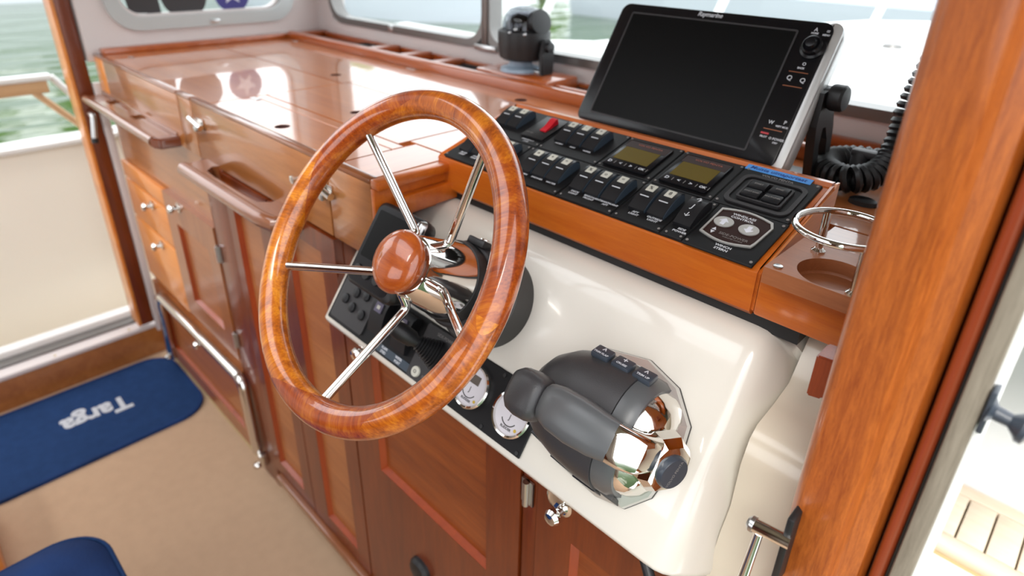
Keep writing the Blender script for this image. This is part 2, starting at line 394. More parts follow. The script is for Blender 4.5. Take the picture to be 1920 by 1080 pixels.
# decals on the pane: a dark rectangle, a dark disc and a navy club disc
YZX = frame((0, 0, 0), (0, 1, 0), (0, 0, 1), (1, 0, 0))
tag(finish('window_sticker', prism(bmesh.new(), [(.568, 1.109), (.652, 1.104), (.646, 1.2), (.556, 1.2)], XP - .0175, XP - .016, 'X'), M['decaldark']), 'charcoal rectangular sticker at the left end of the port window', 'sticker', 'stickers on the port window')
s = finish('window_sticker', lathe(bmesh.new(), [(0, 0), (.066, 0), (.066, .0015), (0, .0015)], YZX @ T((.722, 1.152, XP - .0175))), M['decaldark']); tag(s, 'round charcoal sticker in the middle of the port window', 'sticker', 'stickers on the port window')
s = finish('window_sticker', lathe(bmesh.new(), [(0, 0), (.055, 0), (.055, .0015), (0, .0015)], YZX @ T((.865, 1.150, XP - .0175))), M['decal']); tag(s, 'round navy club sticker with white emblem on the port window', 'sticker', 'stickers on the port window')
em = [(.865 + (.036 if i % 2 == 0 else .016) * math.sin(i * PI / 5), 1.152 + (.036 if i % 2 == 0 else .016) * math.cos(i * PI / 5)) for i in range(10)]
finish('emblem', prism(bmesh.new(), em, XP - .0158, XP - .015, 'X'), M['decalwhite'], s)

# windscreen wall
structure(finish('wall_front', bx(-2.13, XS, YW, YW + .05, .9, 1.062), M['white'], smooth=0), 'white panel under the windscreen')
structure(finish('wall_front_corner', bx(-2.13, -1.995, YW, YW + .05, 1.062, 1.95), M['white'], smooth=0))
structure(finish('wall_front_header', bx(-1.995, XS, YW, YW + .05, 1.62, 1.95), M['white'], smooth=0))
def front_window(name, x0, x1, r, lab):
    f = structure(finish(name, ring(bmesh.new(), rrect(x0, x1, 1.058, 1.625, r, 8), rrect(x0 + .016, x1 - .016, 1.078, 1.605, r * .85, 8), YW - .008, YW + .035, 'Y'), M['alu']), lab)
    finish('pane', prism(bmesh.new(), rrect(x0 + .012, x1 - .012, 1.074, 1.609, r * .9), YW + .02, YW + .024, 'Y'), M['glass'], f)
    return f
front_window('window_2', -2.0, -1.232, .075, 'port windscreen pane in grey aluminium frame')
front_window('window_3', -1.232, -.10, .05, 'starboard windscreen pane in grey aluminium frame')
structure(finish('trim_3', bx(-1.245, -1.222, YW - .012, YW + .03, 1.06, 1.62, bev=.004), M['alu']), 'grey mullion between the windscreen panes')
f = structure(finish('trim_4', bx(-1.66, -1.64, YW - .011, YW - .004, 1.058, 1.08, bev=.002), M['satin']))
f = structure(finish('trim_5', bx(-1.27, -1.19, YW - .014, YW - .006, 1.055, 1.07, bev=.002), M['satin']))
# starboard wall above the worktop with side window, unseen ceiling with a hatch opening added for light
bm = bmesh.new(); ring(bm, rrect(.60, 1.17, .99, 1.95, .0001), rrect(.68, 1.06, 1.10, 1.6, .06), XS, XS + .05, 'X')
structure(finish('wall_starboard', bm, M['white']), 'white cabin side forward of the starboard door')
bm = bmesh.new(); plate_hole(bm, -2.2, .10, -1.7, 1.25, -1.0, -.35, sq_hole(.65, .45), 1.95, 2.0)
structure(finish('ceiling', bm, M['headliner'], smooth=0), 'wheelhouse roof lining with an unseen hatch opening added to light the helm')
bm = bmesh.new(); plate_hole(bm, -2.13, .10, 0, 1.95, -1.05, 1.35, sq_hole(.75, .42), -1.70, -1.65, 'Y')
structure(finish('wall_aft', bm, M['cab'], smooth=0), 'mahogany aft bulkhead with a window opening')
structure(finish('wall_starboard_aft', bx(.05, .10, -1.7, -.62, 0, 1.95), M['headliner'], smooth=0), 'cabin side aft of the starboard door')
structure(finish('wall_port_aft', bx(XP - .05, XP, -1.7, -.45, 0, 1.95), M['white'], smooth=0))

# port door: opening framed in mahogany over a white sill
d1 = structure(finish('door_1', bx(XP - .07, XP - .02, .393, .432, .135, 1.95, bev=.004), M['cab']), 'mahogany port door post')
finish('post_edge', bx(XP - .095, XP - .02, .384, .394, .135, 1.95, bev=.002), M['drawer'], d1)
finish('liner_strip', bx(XP - .03, XP - .012, .433, .452, .10, .93, bev=.002), M['white'], d1)
s1 = structure(finish('door_1_sill', bx(-2.20, -2.118, -.6, .45, .103, .118, bev=.003), M['white']), 'white port door sill over a mahogany riser')
finish('riser', bx(-2.15, -2.122, -.6, .455, 0, .103, bev=.002), M['cabx'], s1)
finish('slide_track', bx(-2.21, -2.165, -.6, .40, .118, .128, bev=.002), M['alu'], s1)
finish('outer_coaming', bx(-2.25, -2.205, -.6, .40, .10, .15, bev=.008), M['hull'], s1)
for yy in (.15, -.05, .36):
    finish('sill_screw', lathe(bmesh.new(), [(.004, 0), (.003, .0015), (0, .002)], T((-2.135, yy, .118))), M['binding'], s1)

# starboard door post: flat, ridge, flat, groove, bead; then the weathered teak outside
YP = .42
prof = [(-.098, .56), (-.098, YP + .02), (-.094, YP + .006), (-.086, YP), (-.066, YP - .0005), (-.060, YP - .0045), (-.055, YP - .004), (-.050, YP + .006), (-.038, YP + .008), (-.034, YP + .018), (-.034, YP + .05), (-.030, .56)]
d2 = structure(finish('door_2', prism(bmesh.new(), prof, -.1, 1.96, 'Z'), M['post'], smooth=50), 'wide varnished mahogany post of the open starboard door')
finish('groove_back', bx(-.0345, -.0275, YP + .04, YP + .08, -.1, 1.96), M['postdark'], d2)
bm = bmesh.new(); tube(bm, [(-.0262, YP + .0155, -.1), (-.0262, YP + .0155, 1.96)], .0055, 20); finish('bead', bm, M['postdark'], d2)
finish('bead_back', bx(-.031, -.0215, YP + .018, .56, -.1, 1.96), M['postdark'], d2)
finish('seal', bx(-.0216, -.0196, YP + .008, .56, -.1, 1.96), M['black'], d2)
finish('outer_frame', bx(-.0196, -.0072, YP + .002, .58, -.1, 1.96, bev=.0025), M['teak'], d2, label='weathered silver grey teak door frame')
finish('outer_side', bx(-.012, -.004, YP + .012, 1.2, -.1, 1.96, bev=.002), M['hull'], d2)

# ================================================================== WORKTOP
wt = thing('worktop', 'broad glossy mahogany worktop with hatches under the windscreen', 'worktop', loc=(0, 0, 0))
bm = bmesh.new(); box(bm, XP, -.722, YF + .001, 1.0, .985, 1.006); box(bm, XP, XS, .745, 1.15, .985, 1.006); box(bm, -.21, XS, .60, .75, .985, 1.006)
finish('substrate', bm, M['lip'], wt, 0)
def hatch(x0, x1, y0, y1, hole=None, mat='worktop'):
    g = .0016
    if hole:
        p = finish('hatch', plate_hole(bmesh.new(), x0 + g, x1 - g, y0 + g, y1 - g, hole[0], hole[1], lambda t: .0135, 1.0055, ZT), M[mat], wt, 30)
        finish('finger_hole', lathe(bmesh.new(), [(.0135, ZT - .0002), (.0128, 1.0062), (0, 1.0062)], T((hole[0], hole[1], 0)), 32, False), M['hole'], p)
    else:
        p = finish('panel', bx(x0 + g, x1 - g, y0 + g, y1 - g, 1.0055, ZT, bev=.0008, seg=1), M[mat], wt, 30)
    return p
hatch(-2.03, -1.306, YF, .76, None); hatch(-2.03, -1.306, .76, 1.0, (-1.40, .80))
hatch(-1.306, -.815, YF, .553, (-1.054, .487)); hatch(-1.306, -.815, .553, .578, None, 'worktop')
hatch(-1.306, -.835, .578, .775, (-1.054, .64)); hatch(-1.306, -.722, .775, 1.0, (-.92, .955))
hatch(-.815, -.722, YF, .60, None, 'worktop_y'); hatch(-.835, -.722, .60, .775, None, 'worktop_y')
hatch(-.722, XS - .001, .772, 1.0, None)
hatch(-.212, XS - .001, .60, .772, None)
for x, y, w_, h_ in ((-1.285, .545, .03, .012), (-1.958, .51, .03, .010), (-1.958, .985, .03, .010), (-1.345, .985, .03, .010), (-.70, .985, .03, .010)):
    hg = finish('hinge', bx(x - w_ / 2, x + w_ / 2, y - h_ / 2, y + h_ / 2, ZT, ZT + .0012, bev=.0005, seg=1), M['satin'], wt)
# raised ledge on the port side
finish('side_ledge', bx(XP, XP + .045, YF + .005, 1.15, 1.006, 1.026, bev=.005), M['lip'], wt)
# fiddle rail and the tray behind it
finish('fiddle_rail', bx(-2.03, -.30, 1.0, 1.022, 1.006, 1.036, bev=.006, seg=3), M['lip'], wt)
finish('fiddle_rail', bx(-.30, XS, 1.0, 1.022, 1.006, 1.030, bev=.006, seg=3), M['lip'], wt)
finish('back_rail', bx(-2.03, XS, 1.132, 1.15, 1.006, 1.024, bev=.004), M['lip'], wt)
for x in (-1.62, -1.47, -1.33, -1.16):
    finish('divider', bx(x, x + .03, 1.022, 1.132, 1.006, 1.030, bev=.003), M['lip'], wt)
finish('inner_rail', bx(-1.16, -.60, 1.045, 1.06, 1.006, 1.032, bev=.003), M['lip'], wt)
def vent(x0, x1, lab):
    t_ = thing('air_vent', lab, 'vent', loc=((x0 + x1) / 2, 1.10, 1.006), group='black defroster vents')
    finish('grille_frame', ring(bmesh.new(), rrect(-(x1 - x0) / 2, (x1 - x0) / 2, -.022, .022, .004), rrect(-(x1 - x0) / 2 + .006, (x1 - x0) / 2 - .006, -.016, .016, .003), 0, .012), M['black'], t_)
    k = int((x1 - x0) / .012)
    for i in range(k):
        xx = -(x1 - x0) / 2 + .008 + i * (x1 - x0 - .016) / max(1, k - 1)
        finish('slat', bx(xx - .0015, xx + .0015, -.0165, .0165, .001, .010), M['black'], t_, 0)
vent(-1.76, -1.63, 'leftmost black louvred vent behind the fiddle rail')
vent(-1.31, -1.19, 'black louvred vent just left of the compass block')
vent(-.93, -.80, 'black louvred vent between compass block and chartplotter')

# front fascia under the worktop
fa = thing('worktop_fascia', 'varnished light brown mahogany fascia boards below the worktop edge', 'fascia', loc=(0, 0, 0))
for x0, x1, mm in ((-2.08, -2.0, 'drawer'), (-1.998, -1.462, 'cabx'), (-1.458, -1.382, 'cabx'), (-1.378, -.842, 'cabx'), (-.838, -.722, 'cabx')):
    finish('board', bx(x0, x1, .448, .462, .882, 1.004, bev=.0015), M[mm], fa)
finish('top_nosing', bx(-2.08, -1.462, .447, .463, 1.004, 1.012, bev=.003), M['tray'], fa)
finish('top_nosing', bx(-1.458, -1.382, .447, .463, 1.004, 1.012, bev=.003), M['tray'], fa)
finish('top_nosing', bx(-1.378, -.722, .447, .463, 1.004, 1.012, bev=.003), M['tray'], fa)
finish('return_board', bx(-.7215, -.712, .448, .60, .945, .998, bev=.0015), M['box'], fa)
finish('return_lip', bx(-.7215, -.700, .448, .60, .998, 1.012, bev=.003), M['box'], fa)
finish('return_step', bx(-.712, -.696, .48, .60, .955, .982, bev=.002), M['box'], fa)

def latch(x, z, lab):
    t_ = thing('barrel_latch', lab, 'latch', loc=(x, .448, z), group='chrome latches on the worktop fascia')
    finish('base_plate', bx(-.018, .018, -.003, 0, -.013, .010, bev=.001), M['chrome'], t_)
    bm = bmesh.new(); tube(bm, [(-.03, -.009, .006), (.026, -.009, -.004)], .006, 16); finish('bolt', bm, M['chrome'], t_)
    finish('catch', bx(-.006, .006, -.014, -.002, -.016, -.004, bev=.002), M['satin'], t_)
latch(-1.345, .965, 'chrome barrel latch at the fascia seam between the two trays')
latch(-.845, .962, 'chrome latch on the fascia seen through the steering wheel')
kn = thing('fascia_knob', 'tiny chrome knob on the fascia just left of the wheel rim', 'knob', loc=(-.93, .448, .958))
finish('stem', lathe(bmesh.new(), [(.004, 0), (.003, .010)], zto((0, -1, 0))), M['chrome'], kn)
finish('head', lathe(bmesh.new(), [(.003, .009), (.007, .012), (.007, .016), (0, .018)], zto((0, -1, 0))), M['chrome'], kn)

# cup trays below the fascia
tr = thing('cup_tray', 'narrow mahogany shelf with two square holes near the port door', 'tray', loc=(0, 0, 0))
for x0, x1, hx in ((-2.07, -1.84, -1.945), (-1.84, -1.52, -1.74)):
    finish('shelf', plate_hole(bmesh.new(), x0, x1, .408, .458, hx, .437, sq_hole(.024, .012), .884, .902), M['tray'], tr)
bm = bmesh.new(); tube(bm, [(-2.075, .404, .893), (-1.53, .404, .893)], .0115, 18); finish('rounded_nose', bm, M['tray'], tr)
finish('back_lip', bx(-2.07, -1.50, .444, .452, .9, .913, bev=.003), M['tray'], tr)
bm = bmesh.new(); prism(bm, [(-1.525, .393), (-1.495, .405), (-1.488, .452), (-1.525, .458)], .881, .905, 'Z'); bmesh.ops.bevel(bm, geom=bm.edges[:], offset=.004, segments=2, affect='EDGES'); finish('end_block', bm, M['edge'], tr)
tr = thing('cup_tray', 'thick mahogany tray with long oval well left of the wheel', 'tray', loc=(0, 0, 0))
def oval(t): return 1 / math.sqrt((math.cos(t) / .135) ** 2 + (math.sin(t) / .024) ** 2)
bm = bmesh.new(); plate_hole(bm, -1.345, -.955, .405, .458, -1.16, .436, lambda t: min(oval(t) * 1.1, sq_hole(.13, .021)(t)), .862, .888)
finish('shelf', bm, M['tray'], tr)
bm = bmesh.new(); tube(bm, [(-1.352, .402, .875), (-1.346, .402, .875), (-1.0, .402, .875), (-.965, .408, .875), (-.945, .44, .875), (-.945, .46, .875)], .0145, 18); finish('rounded_nose', bm, M['tray'], tr)
finish('well_floor', bx(-1.33, -.97, .412, .458, .846, .862, bev=.002), M['tray'], tr)

# ================================================================== PORT CABINETS
def knob(parent, x, z, y=.444, name='knob'):
    k = finish(name, lathe(bmesh.new(), [(.013, 0), (.013, .003), (.006, .005), (.005, .012), (.009, .015), (.0115, .020), (.009, .026), (0, .0275)], zto((0, -1, 0), (x, y, z)), 24), M['chrome'], parent)
    return k
def hinge(parent, x, z, y=.444, h=.04):
    bm = bmesh.new(); tube(bm, [(x, y - .004, z - h / 2), (x, y - .004, z + h / 2)], .005, 12); box(bm, x - .010, x + .010, y - .002, y + .001, z - h / 2, z + h / 2)
    finish('hinge', bm, M['satin'], parent)
c1 = thing('drawer_cabinet', 'port mahogany cabinet with drawers and a panelled door', 'cabinet', loc=(0, 0, 0))
bm = bmesh.new(); box(bm, XP, -1.385, YF, .9, .0, .90)
finish('carcass', bm, M['cabx'], c1, 0)
for z0, z1, kz in ((.662, .712, None), (.538, .656, .634), (.335, .532, .512)):
    d_ = finish('drawer', bx(-2.062, -1.726, .446, YF, z0, z1, bev=.003), M['drawer'], c1)
    if kz: knob(d_, -1.835, kz)
def panel_door(parent, x0, x1, z0, z1, px0, px1, pz0, pz1, mat='cab', pm='cabpan', name='door'):
    bm = bmesh.new(); ring(bm, [(x1, z1), (x0, z1), (x0, z0), (x1, z0)], [(px1, pz1), (px0, pz1), (px0, pz0), (px1, pz0)], .444, YF, 'Y')
    d_ = finish(name, bm, M[mat], parent, 30)
    bm = bmesh.new()   # sloping bead round the panel
    o_ = [(px1, pz1), (px0, pz1), (px0, pz0), (px1, pz0)]; i_ = [(px1 - .008, pz1 - .008), (px0 + .008, pz1 - .008), (px0 + .008, pz0 + .008), (px1 - .008, pz0 + .008)]
    A = [bm.verts.new((p[0], .4445, p[1])) for p in o_]; B = [bm.verts.new((p[0], .455, p[1])) for p in i_]
    for i in range(4): bm.faces.new((A[i], A[(i + 1) % 4], B[(i + 1) % 4], B[i]))
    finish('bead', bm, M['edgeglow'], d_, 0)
    finish('panel', bx(px0, px1, .454, YF, pz0, pz1), M[pm], d_, 0)
    return d_
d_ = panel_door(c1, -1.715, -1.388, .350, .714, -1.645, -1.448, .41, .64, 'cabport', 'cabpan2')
knob(d_, -1.60, .700)
hinge(c1, -1.372, .655); hinge(c1, -1.372, .42)
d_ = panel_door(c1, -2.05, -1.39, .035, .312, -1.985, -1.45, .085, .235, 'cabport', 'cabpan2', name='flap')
knob(d_, -1.655, .268)
c2 = thing('centre_cabinet', 'dark mahogany cabinet with two tall panelled doors behind the wheel', 'cabinet', loc=(0, 0, 0))
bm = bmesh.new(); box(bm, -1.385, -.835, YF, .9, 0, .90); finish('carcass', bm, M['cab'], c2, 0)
finish('stile', bx(-1.384, -1.275, .446, YF, .0, .882, bev=.004), M['cab'], c2)
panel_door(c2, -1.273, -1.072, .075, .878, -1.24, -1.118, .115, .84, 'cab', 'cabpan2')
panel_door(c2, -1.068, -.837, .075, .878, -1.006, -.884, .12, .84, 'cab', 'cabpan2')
finish('toe_strip', bx(-1.245, -.845, .43, .446, .055, .078, bev=.004), M['tray'], c2)
c3 = thing('helm_cabinet', 'deep red mahogany cabinet doors below the cream dash', 'cabinet', loc=(0, 0, 0))
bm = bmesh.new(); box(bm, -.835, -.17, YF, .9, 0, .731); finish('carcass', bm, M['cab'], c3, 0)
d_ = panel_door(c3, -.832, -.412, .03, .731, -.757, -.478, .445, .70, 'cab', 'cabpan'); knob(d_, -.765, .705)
finish('finger_pull', lathe(bmesh.new(), [(.026, 0), (.026, .006), (.021, .012), (.012, .014), (0, .014)], zto((0, -1, 0), (-.648, .444, .285))), M['black'], d_, label='black rubber finger pull')
finish('stile', bx(-.410, -.385, .447, YF, 0, .731, bev=.002), M['cab'], c3)
hinge(c3, -.398, .672)
d_ = panel_door(c3, -.382, -.172, .03, .731, -.324, -.19, .12, .642, 'cab', 'cabpan')
tl = thing('turn_latch', 'round chrome turn latch on the cabinet door under the throttle', 'latch', mw=zto((0, -1, 0), (-.345, .444, .697)))
finish('escutcheon', lathe(bmesh.new(), [(.020, 0), (.020, .002), (.016, .004), (.013, .0025), (0, .0025)]), M['chrome'], tl)
finish('thumb_knob', lathe(bmesh.new(), [(.006, .002), (.005, .012), (.009, .016), (.0105, .021), (.008, .026), (0, .0275)], T((.006, -.006, 0))), M['chrome'], tl)
ul = thing('drop_catch', 'small black and chrome catch hanging under the dash corner', 'latch', loc=(-.195, .425, .722))
bm = bmesh.new(); tube(bm, fillet([(-.02, 0, .015), (0, -.012, .0), (.012, -.014, -.03)], .01), .006, 12); finish('hook', bm, M['black'], ul)
finish('roller', lathe(bmesh.new(), [(0, -.012), (.008, -.011), (.008, .011), (0, .012)], zto((1, .2, .2), (.004, -.01, .002))), M['chrome'], ul)

# folding steel foot rail in front of the drawers
fr = thing('foot_rail', 'bent stainless foot rail standing before the port drawers', 'rail', loc=(0, 0, 0))
bm = bmesh.new(); tube(bm, fillet([(-1.985, .432, .055), (-1.965, .432, .30), (-1.36, .432, .312), (-1.35, .432, .085)], .035, 8), .0125, 18); finish('tube', bm, M['chrome'], fr)
for x in (-1.985, -1.335):
    b_ = finish('bracket', bx(x - .006, x + .012, .425, .446, .045, .085, bev=.003), M['chrome'], fr)
    finish('pivot_bolt', lathe(bmesh.new(), [(.010, 0), (.010, .008), (.006, .012), (0, .012)], zto((.6, -1, 0), (x + .006, .42, .06))), M['chrome'], b_)

# ================================================================== CREAM DASH
WCt = Vector((-.54895, .34302, .99595))
NN = Vector((0, -.8144, .5803)).normalized(); UU = Vector((1, 0, 0)); VV = NN.cross(UU)
KS = 1.055  # dash and side liner enlarged about the camera position, result baked into numbers
D0 = Vector((-.5791, .5036, .8772))
DASH = frame(D0, UU * KS, VV * KS, NN * KS)          # local x = starboard, y = up the slope, z = out of the face
dash = thing('dash_console', 'cream gelcoat helm console carrying the wheel and throttle', 'console', loc=(0, 0, 0))
def dash_pt(v, w_=0): 
    p = D0 + KS * (v * VV + w_ * NN); return (p.y, p.z)
bot, top = dash_pt(-.146), dash_pt(.088)
lower = dash_pt(-.146, -.02)
prof = [(YF + .01, .755), (lower[0] + .01, .757)] 
# side-rounded body: sections along X, shrinking towards the starboard end
def dash_section(x, s, edge):
    """outline in (Y,Z): s = how far the section is pulled back from the face"""
    P = []
    P.append((.47, .732)); b0 = dash_pt(-.152 + s * .3, -.012 - s); P.append((b0[0] + .004, b0[1] - .010))
    P.append(dash_pt(-.154 + s * .3, -.006 - s)); P.append(dash_pt(-.149 + s * .3, 0 - s))
    for k in (-.08, -.02, .03): P.append(dash_pt(k, -s))
    for a in range(7):      # crease rolls over into the top
        t = a / 6
        e0 = Vector(dash_pt(.066 - s * .3, -s)); e1 = Vector(dash_pt(.092 - s * .5, -s)); e2 = Vector((e1.x + .028, e1.y - .003))
        P.append(tuple((1 - t) ** 2 * e0 + 2 * t * (1 - t) * e1 + t * t * e2))
    P.append((.60, .949 - s * .35)); P.append((.63, .949 - s * .35)); P.append((.63, .732))
    return [(x, y, z) for y, z in P]
secs = []
for u, s in ((-.2465, .006), (-.2445, .002), (-.240, 0), (.0, 0), (.30, 0), (.352, 0), (.362, .001), (.370, .0045), (.377, .011), (.384, .021), (.391, .034), (.398, .050), (.402, .068)):
    secs.append(dash_section(D0.x + KS * u, s, 0))
finish('moulding', loft(bmesh.new(), secs), M['gel'], dash, 60)

# liner beside the dash (same moulding colour, stepped profile)
LP = [(.66, .965), (.612, .957), (.600, .942), (.578, .908), (.545, .899), (.512, .894), (.500, .884), (.491, .857), (.489, .801), (.4766, .774), (.469, .744), (.462, .70), (.455, .55), (.45, 0), (.66, 0)]
ln = structure(finish('wall_helm_side', prism(bmesh.new(), LP, -.1624, -.099, 'X'), M['gel2'], smooth=50), 'cream moulded liner between the dash and the starboard door post')
hb = thing('wooden_hook', 'small notched mahogany block on the inner side of the door post', 'hook', loc=(-.0985, .485, .974))
bm = bmesh.new(); prism(bm, [(-.021, .0), (-.009, .002), (-.009, .008), (-.0005, .008), (-.0005, .043), (-.021, .041)], -.006, .020, 'Y')
bmesh.ops.bevel(bm, geom=bm.edges[:], offset=.0015, segments=2, affect='EDGES'); finish('block', bm, M['block'], hb)

# ================================================================== SWITCH BOX (mahogany) AND PANELS
P0 = Vector((-.72, .574, 1.021)); PV = Vector((0, .164, .045)).normalized(); PN = UU.cross(PV)
PAN = frame(P0, UU, PV, PN)
sb = thing('switch_box', 'bright orange mahogany wedge shaped box holding the switch panels', 'panel box', loc=(0, 0, 0))
e1 = P0 + .172 * PV
bm = bmesh.new(); prism(bm, [(.574, .972), (.580, .966), (.64, .966), (.76, .966), (.76, 1.0), (.752, e1.z + .004), (.742, e1.z + .005), (e1.y, e1.z), (.579, 1.0215), (.574, 1.017)], -.728, -.213, 'X')
bmesh.ops.bevel(bm, geom=[e for e in bm.edges if abs(e.verts[0].co.x - e.verts[1].co.x) < 1e-5], offset=.003, segments=2, affect='EDGES')
finish('carcass', bm, M['box'], sb)
finish('rail', bx(-.2125, -.0985, .574, .60, .970, 1.0205, bev=.003), M['box'], sb)
finish('underlay', bx(.010, .497, .001, .1665, -.002, .0012), M['black'], sb, 0, mw=PAN)
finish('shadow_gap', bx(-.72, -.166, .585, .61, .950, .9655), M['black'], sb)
finish('end_cheek', prism(bmesh.new(), [(.584, 1.012), (.752, 1.012), (.752, e1.z + .0045), (.743, e1.z + .005), (e1.y, e1.z - .001), (.584, 1.0225)], -.2135, -.211, 'X'), M['boxside'], sb)
def PP(u, v, w_=0): return T((u, v, w_))
sp = thing('rocker_switch_bank', 'black bank of rocker switches set into the mahogany box', 'switch panel', mw=PAN)
mods = [(.008, .125, .083, .168), (.125, .232, .083, .168), (.405, .497, .083, .168), (.008, .120, .0, .081), (.120, .232, .0, .081), (.234, .319, .0, .081), (.321, .388, .0, .081), (.390, .4165, .0, .081)]
for u0, u1, v0, v1 in mods[:2] + mods[3:]:
    finish('backplate', bx(u0 + .0008, u1 - .0008, v0, v1, 0, .003, bev=.0008, seg=1), M['panel'], sp)
    for uu in (u0 + .004, u1 - .004):
        for vv in (v0 + .005, v1 - .005):
            finish('screw', lathe(bmesh.new(), [(.0016, .003), (.0014, .0038), (0, .004)], T((uu, vv, 0)), 10), M['inkgrey'], sp)
def rz(t): return .004 + .0085 * t + .0035 * math.sin(PI * t) - .004 * max(0, t - .85) / .15
def rocker_mesh():
    # convex rocker: side profile in (v,z), extruded in u
    pts = [(-.0235, 0)]
    for i in range(9):
        t = i / 8; pts.append((-.0235 + .047 * t, rz(t)))
    pts.append((.0235, 0))
    bm = bmesh.new(); prism(bm, [(p[0], p[1]) for p in pts], -.0108, .0108, 'X')
    return bm
RB = rocker_mesh()
def rocker(u, v, icon, lab=None, lit=True, cap=True):
    r = finish('rocker', RB.copy(), M['rocker'], sp, 40, mw=PP(u, v, .003))
    finish('side_cheek', prism(bmesh.new(), [(-.0225, 0)] + [(-.0225 + .045 * i / 8, rz(i / 8) - .0006) for i in range(9)] + [(.0225, 0)], .0108, .0116, 'X'), M['rockside'], r)
    if lit:
        LM = T((0, .0105, rz(.72))) @ Matrix.Rotation(math.radians(5.5), 4, 'X')
        finish('legend', bx(-.0058, .0058, -.0062, .0062, -.001, .0006, bev=.0006, seg=1), M['legend'], r, mw=LM)
        text(icon, .008, M['inkdark'], r, LM @ T((0, 0, .0008)), 'icon')
    finish('grip_line', bx(-.006, .006, -.0052, -.0042, rz(.38), rz(.42) + .0006), M['ink'], r, 0)
    if lab:
        ls = lab.split('\n')
        for i, l in enumerate(ls):
            text(l, .0042, M['ink'], sp, PP(u + (.004 if len(l) > 8 else .001), v - .0285 - .0046 * i + (.0023 if len(ls) == 1 else .003), .0032), 'lettering', sx=.95 if len(l) > 9 else 1.15, bold=.00012)
for u, ic in ((.022, 'o'), (.047, 'x')): rocker(u, .132, ic)
for u, ic, l in ((.148, 'o', 'HORN'), (.173, '-', 'FAN'), (.199, '+', 'WIPER')): rocker(u, .131, ic, l)
for u, l in ((.034, 'BILGE\nPUMP'), (.060, 'FUEL\nPUMP')): rocker(u, .044, 'o', l, False)
for u, ic, l in ((.158, 'o', 'CABIN'), (.183, '+', 'SHOWER'), (.208, '=', 'WATER')): rocker(u, .044, ic, l)
rocker(.100, .044, 'o', None)
for u, ic, l in ((.250, '%', 'DECK\nLIGHT'), (.275, 'o', 'SEARCHLIGHT\nFRONT'), (.301, '=', 'SEARCHLIGHT\nAFT')): rocker(u, .043, ic, l)
for u, ic, l in ((.342, '%', 'AFT\nLIGHT'), (.368, '8', 'OUTSIDE\nLIGHT')): rocker(u, .044, ic, l)
# anchor rocker with arrows
ar = finish('rocker', RB.copy(), M['rocker'], sp, 40, mw=PP(.4035, .044, .003)); text('\u2191', .011, M['ink'], ar, T((0, .0135, rz(.8) + .0012)), 'icon'); text('J', .011, M['ink'], ar, T((0, .001, rz(.55) + .0012)), 'icon'); text('\u2193', .011, M['ink'], ar, T((0, -.012, rz(.27) + .0014)), 'icon')
for i, l in enumerate(('SIDE', 'POWER')): text(l, .0045, M['ink'], sp, PP(.4065, .0165 - .0052 * i, .0032), sx=1.1, bold=.00012)
# red emergency rocker in its deep frame
fr_ = finish('switch_surround', bx(.078, .122, .098, .160, .003, .006, bev=.001), M['black'], sp)
finish('red_rocker', prism(bmesh.new(), [(-.015, 0), (-.015, .002), (-.004, .003), (.010, .008), (.015, .008), (.015, 0)], -.0058, .0058, 'X'), M['red'], sp, 30, mw=PP(.106, .133, .006))
text('EMERGENCY', .0042, M['ink'], sp, PP(.098, .0925, .0032)); text('STOP', .0042, M['ink'], sp, PP(.098, .0875, .0032)); text('OFF  ON', .0036, M['inkgrey'], sp, PP(.088, .108, .0062))
# two engine displays
def display(u0, u1, lab):
    t_ = thing('engine_display', lab, 'display', mw=PAN @ T((u0, .0, 0)), group='engine displays')
    w_ = u1 - u0
    finish('backplate', bx(.0008, w_ - .0008, .083, .168, 0, .003, bev=.0008, seg=1), M['panel'], t_)
    g = finish('glass_front', bx(.007, w_ - .011, .0885, .158, .003, .0065, bev=.002), M['blackgloss'], t_)
    finish('header', bx(.010, w_ - .013, .138, .154, .0065, .0068), M['brown'], t_, 0)
    finish('screen', bx(.0135, w_ - .0185, .105, .1375, .0065, .0069), M['lcd'], t_, 0)
    text('VOLVO PENTA', .0052, M['copperink'], t_, T((w_ * .52, .1475, .0070)), sx=1.1)
    for k, ch in enumerate(('\u21b6', '<', '>', 'OK')):
        text({'\u21b6': 'D'}.get(ch, ch), .0075 if ch != 'OK' else .006, M['ink'], t_, T((.0155 + k * .0165, .0965, .0068)), bold=.0002)
        finish('divider_mark', bx(.0232 + k * .0165, .0240 + k * .0165, .0935, .0995, .0065, .0068), M['inkgrey'], t_, 0)
    for uu in (.004, w_ - .004):
        for vv in (.088, .163): finish('screw', lathe(bmesh.new(), [(.0016, .003), (.0014, .0038), (0, .004)], T((uu, vv, 0)), 10), M['inkgrey'], t_)
display(.232, .318, 'left engine display with olive screen next to the chartplotter foot')
display(.320, .404, 'right engine display with olive screen beside the keypad')
